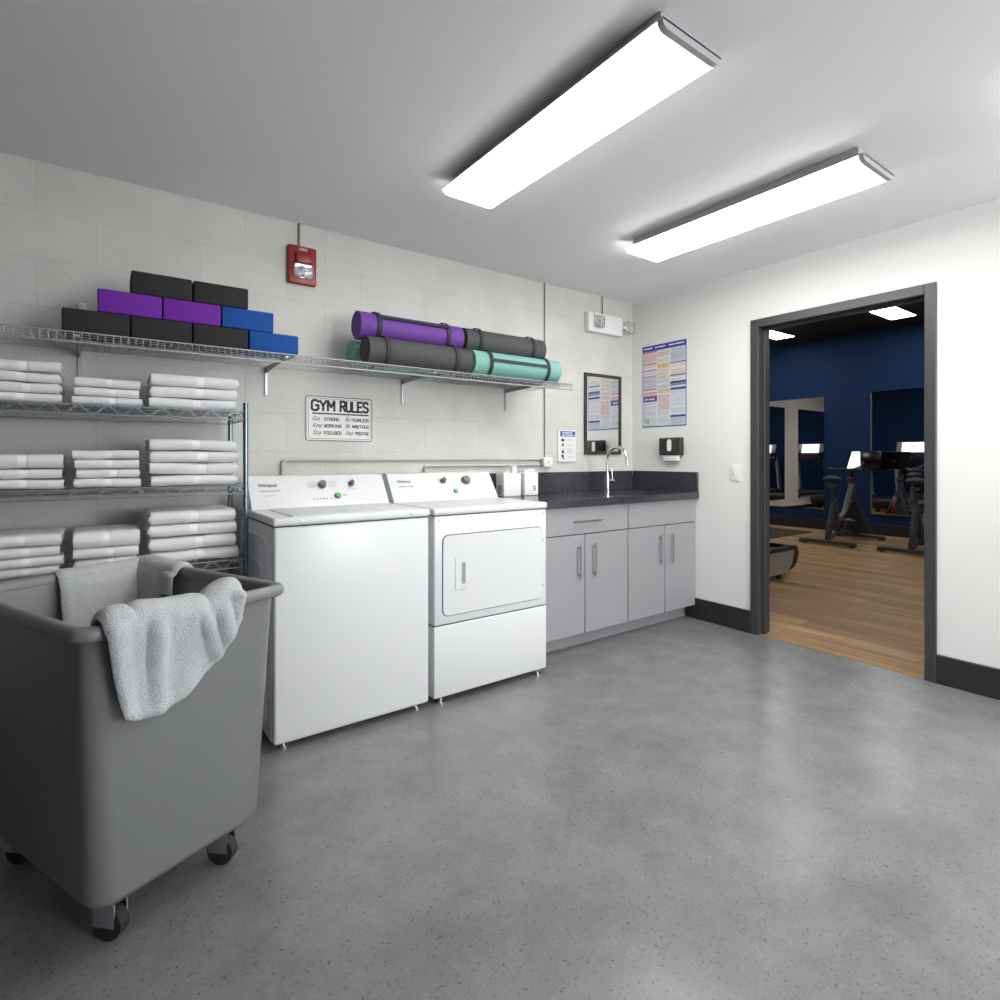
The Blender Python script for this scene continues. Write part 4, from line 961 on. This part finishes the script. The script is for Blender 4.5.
def spin_bike(y, lab, first=None):
    if first: return dup(first, (0, y-first.location.y, 0), lab)
    xr, xf = 8.17, 9.24
    t = thing('exercise_bike', lab, 'exercise bike', ((xr+xf)/2, y, 0), group='exercise bikes facing the gym mirror')
    for x, w_, n_ in ((xr, .34, 'rear_stabilizer'), (xf, .30, 'front_stabilizer')):
        obj(n_, MB().box(x-.04, x+.04, y-w_, y+w_, .02, .065, .012, 2).box(x-.045, x+.045, y-w_-.02, y-w_+.05, .0, .06, .01, 2).box(x-.045, x+.045, y+w_-.05, y+w_+.02, 0, .06, .01, 2), M['gymgrey'], t)
    obj('floor_beam', MB().tube([(xr, y, .05), (xr+.25, y, .14), (xf-.2, y, .14), (xf, y, .05)], .028, 8), M['gymgrey'], t)
    obj('seat_tube', MB().box(-.035, .035, -.028, .028, 0, .55, .01, 2, mtx=Matrix.Translation((xr+.36, y, .10)) @ Matrix.Rotation(math.radians(-16), 4, 'Y')).box(-.045, .045, -.03, .03, 0, .25, .01, 2, mtx=Matrix.Translation((xr+.03, y, .05)) @ Matrix.Rotation(math.radians(14), 4, 'Y')).tube([(xr+.08, y, .22), (xr+.20, y, .60)], .04, 8), M['gymgrey'], t)
    sd = obj('saddle', MB().ball((xr+.15, y, .91), .13, (1.0, .78, .34)).ball((xr+.27, y, .90), .10, (1.4, .42, .36)), M['caster'], t, 60)
    obj('seat_post', MB().tube([(xr+.20, y, .55), (xr+.14, y, .80)], .022, 8).box(xr+.02, xr+.26, y-.022, y+.022, .79, .83, .006, 1).tube([(xr+.15, y, .82), (xr+.15, y, .89)], .02, 8), M['gymgrey'], sd)
    obj('frame', MB().tube([(xr+.30, y, .30), (xr+.55, y, .42), (xf-.26, y, .86)], .04, 10).tube([(xf-.08, y, .07), (xf-.26, y, .62), (xf-.30, y, .90)], .036, 10).tube([(xr+.50, y, .14), (xr+.55, y, .42)], .03, 8), M['gymgrey'], t)
    # side stays seen as the broad A shape under the handlebar
    obj('side_stay', MB().tube([(xf-.28, y, .74), (xf-.05, y+.17, .10)], .02, 8).tube([(xf-.28, y, .74), (xf-.05, y-.17, .10)], .02, 8), M['gymgrey'], t)
    fw_ = obj('flywheel', MB().cyl((xf-.24, y-.03, .34), (xf-.24, y+.03, .34), .24, n=36), M['gymblack'], t, 40)
    pts = [(xf-.24+.235*math.cos(2*PI*k/36), y, .34+.235*math.sin(2*PI*k/36)) for k in range(36)]
    obj('flywheel_rim', MB().tube(pts, .020, 8, closed=True), M['gymred'], fw_, 60)
    obj('chain_guard', MB().box(xr+.42, xf-.22, y+.045, y+.075, .22, .38, .03, 3), M['gymblack'], t)
    cr = obj('crank', MB().cyl((xr+.48, y-.11, .32), (xr+.48, y+.11, .32), .022).box(xr+.31, xr+.49, y-.125, y-.105, .31, .335).box(xr+.47, xr+.65, y+.105, y+.125, .31, .335), M['nickel'], t)
    obj('pedal', MB().box(xr+.27, xr+.37, y-.22, y-.12, .305, .335, .008, 1), M['gymblack'], cr); obj('pedal', MB().box(xr+.60, xr+.70, y+.12, y+.22, .305, .335, .008, 1), M['gymblack'], cr)
    obj('resistance_knob', MB().cyl((xf-.37, y, .84), (xf-.39, y, .92), .024), M['gymred'], t)
    hb = obj('handlebar', MB().tube([(xf-.30, y, .88), (xf-.31, y, 1.03)], .025, 8).tube([(xf-.52, y-.22, 1.06), (xf-.42, y-.23, 1.04), (xf-.30, y-.20, 1.03), (xf-.28, y, 1.03), (xf-.30, y+.20, 1.03), (xf-.42, y+.23, 1.04), (xf-.52, y+.22, 1.06)], .018, 8), M['gymblack'], t, 60)
    f = Matrix.Translation((xf+.03, y-.035, 1.162)) @ Matrix.Rotation(math.radians(10), 4, 'Y')
    sc_ = obj('tablet', MB().box(-.012, .012, -.225, .225, -.14, .14, .008, 2, mtx=f), M['screen_dark'], t)
    obj('tablet_mount', MB().tube([(xf-.28, y-.01, 1.03), (xf-.05, y-.03, 1.08), (xf+.05, y-.035, 1.16)], .016, 8), M['gymgrey'], sc_)
    obj('screen_glare', MB().poly([(-.0125, .218, -.125), (-.0125, .035, -.115), (-.0125, .055, .135), (-.0125, .165, .135)], (-.0015, 0, 0), mtx=f), M['screen_lit_glare'], sc_)  # glowing white shape painted as glare on the dark glass
    return t
sb = spin_bike(3.60, 'black exercise bike in the middle of the doorway view, white glare painted on its tablet')
spin_bike(2.62, 'black exercise bike partly hidden by the right door jamb', sb)

# ------------------------------------------------------------------ camera, light, look
w = bpy.data.worlds.new('w'); SC.world = w; w.use_nodes = True
w.node_tree.nodes['Background'].inputs[0].default_value = (.96, .98, 1, 1); w.node_tree.nodes['Background'].inputs[1].default_value = 15
cam = bpy.data.cameras.new('camera'); co = bpy.data.objects.new('camera', cam); COL.objects.link(co); SC.camera = co
cam.sensor_width = 36; cam.lens = 36*.5571; cam.shift_y = -.042; cam.clip_start = .05
az = math.atan2(772, 557.1)
co.location = (0, 0, 1.2); co.rotation_euler = (PI/2, 0, az-PI/2)
vs = SC.view_settings; vs.view_transform = 'Standard'; vs.look = 'None'; vs.gamma = 1; vs.use_curve_mapping = False; vs.exposure = 0
SC.cycles.use_denoising = True; SC.cycles.max_bounces = 10; SC.cycles.diffuse_bounces = 6; SC.cycles.glossy_bounces = 6
SC.cycles.sample_clamp_indirect = 6
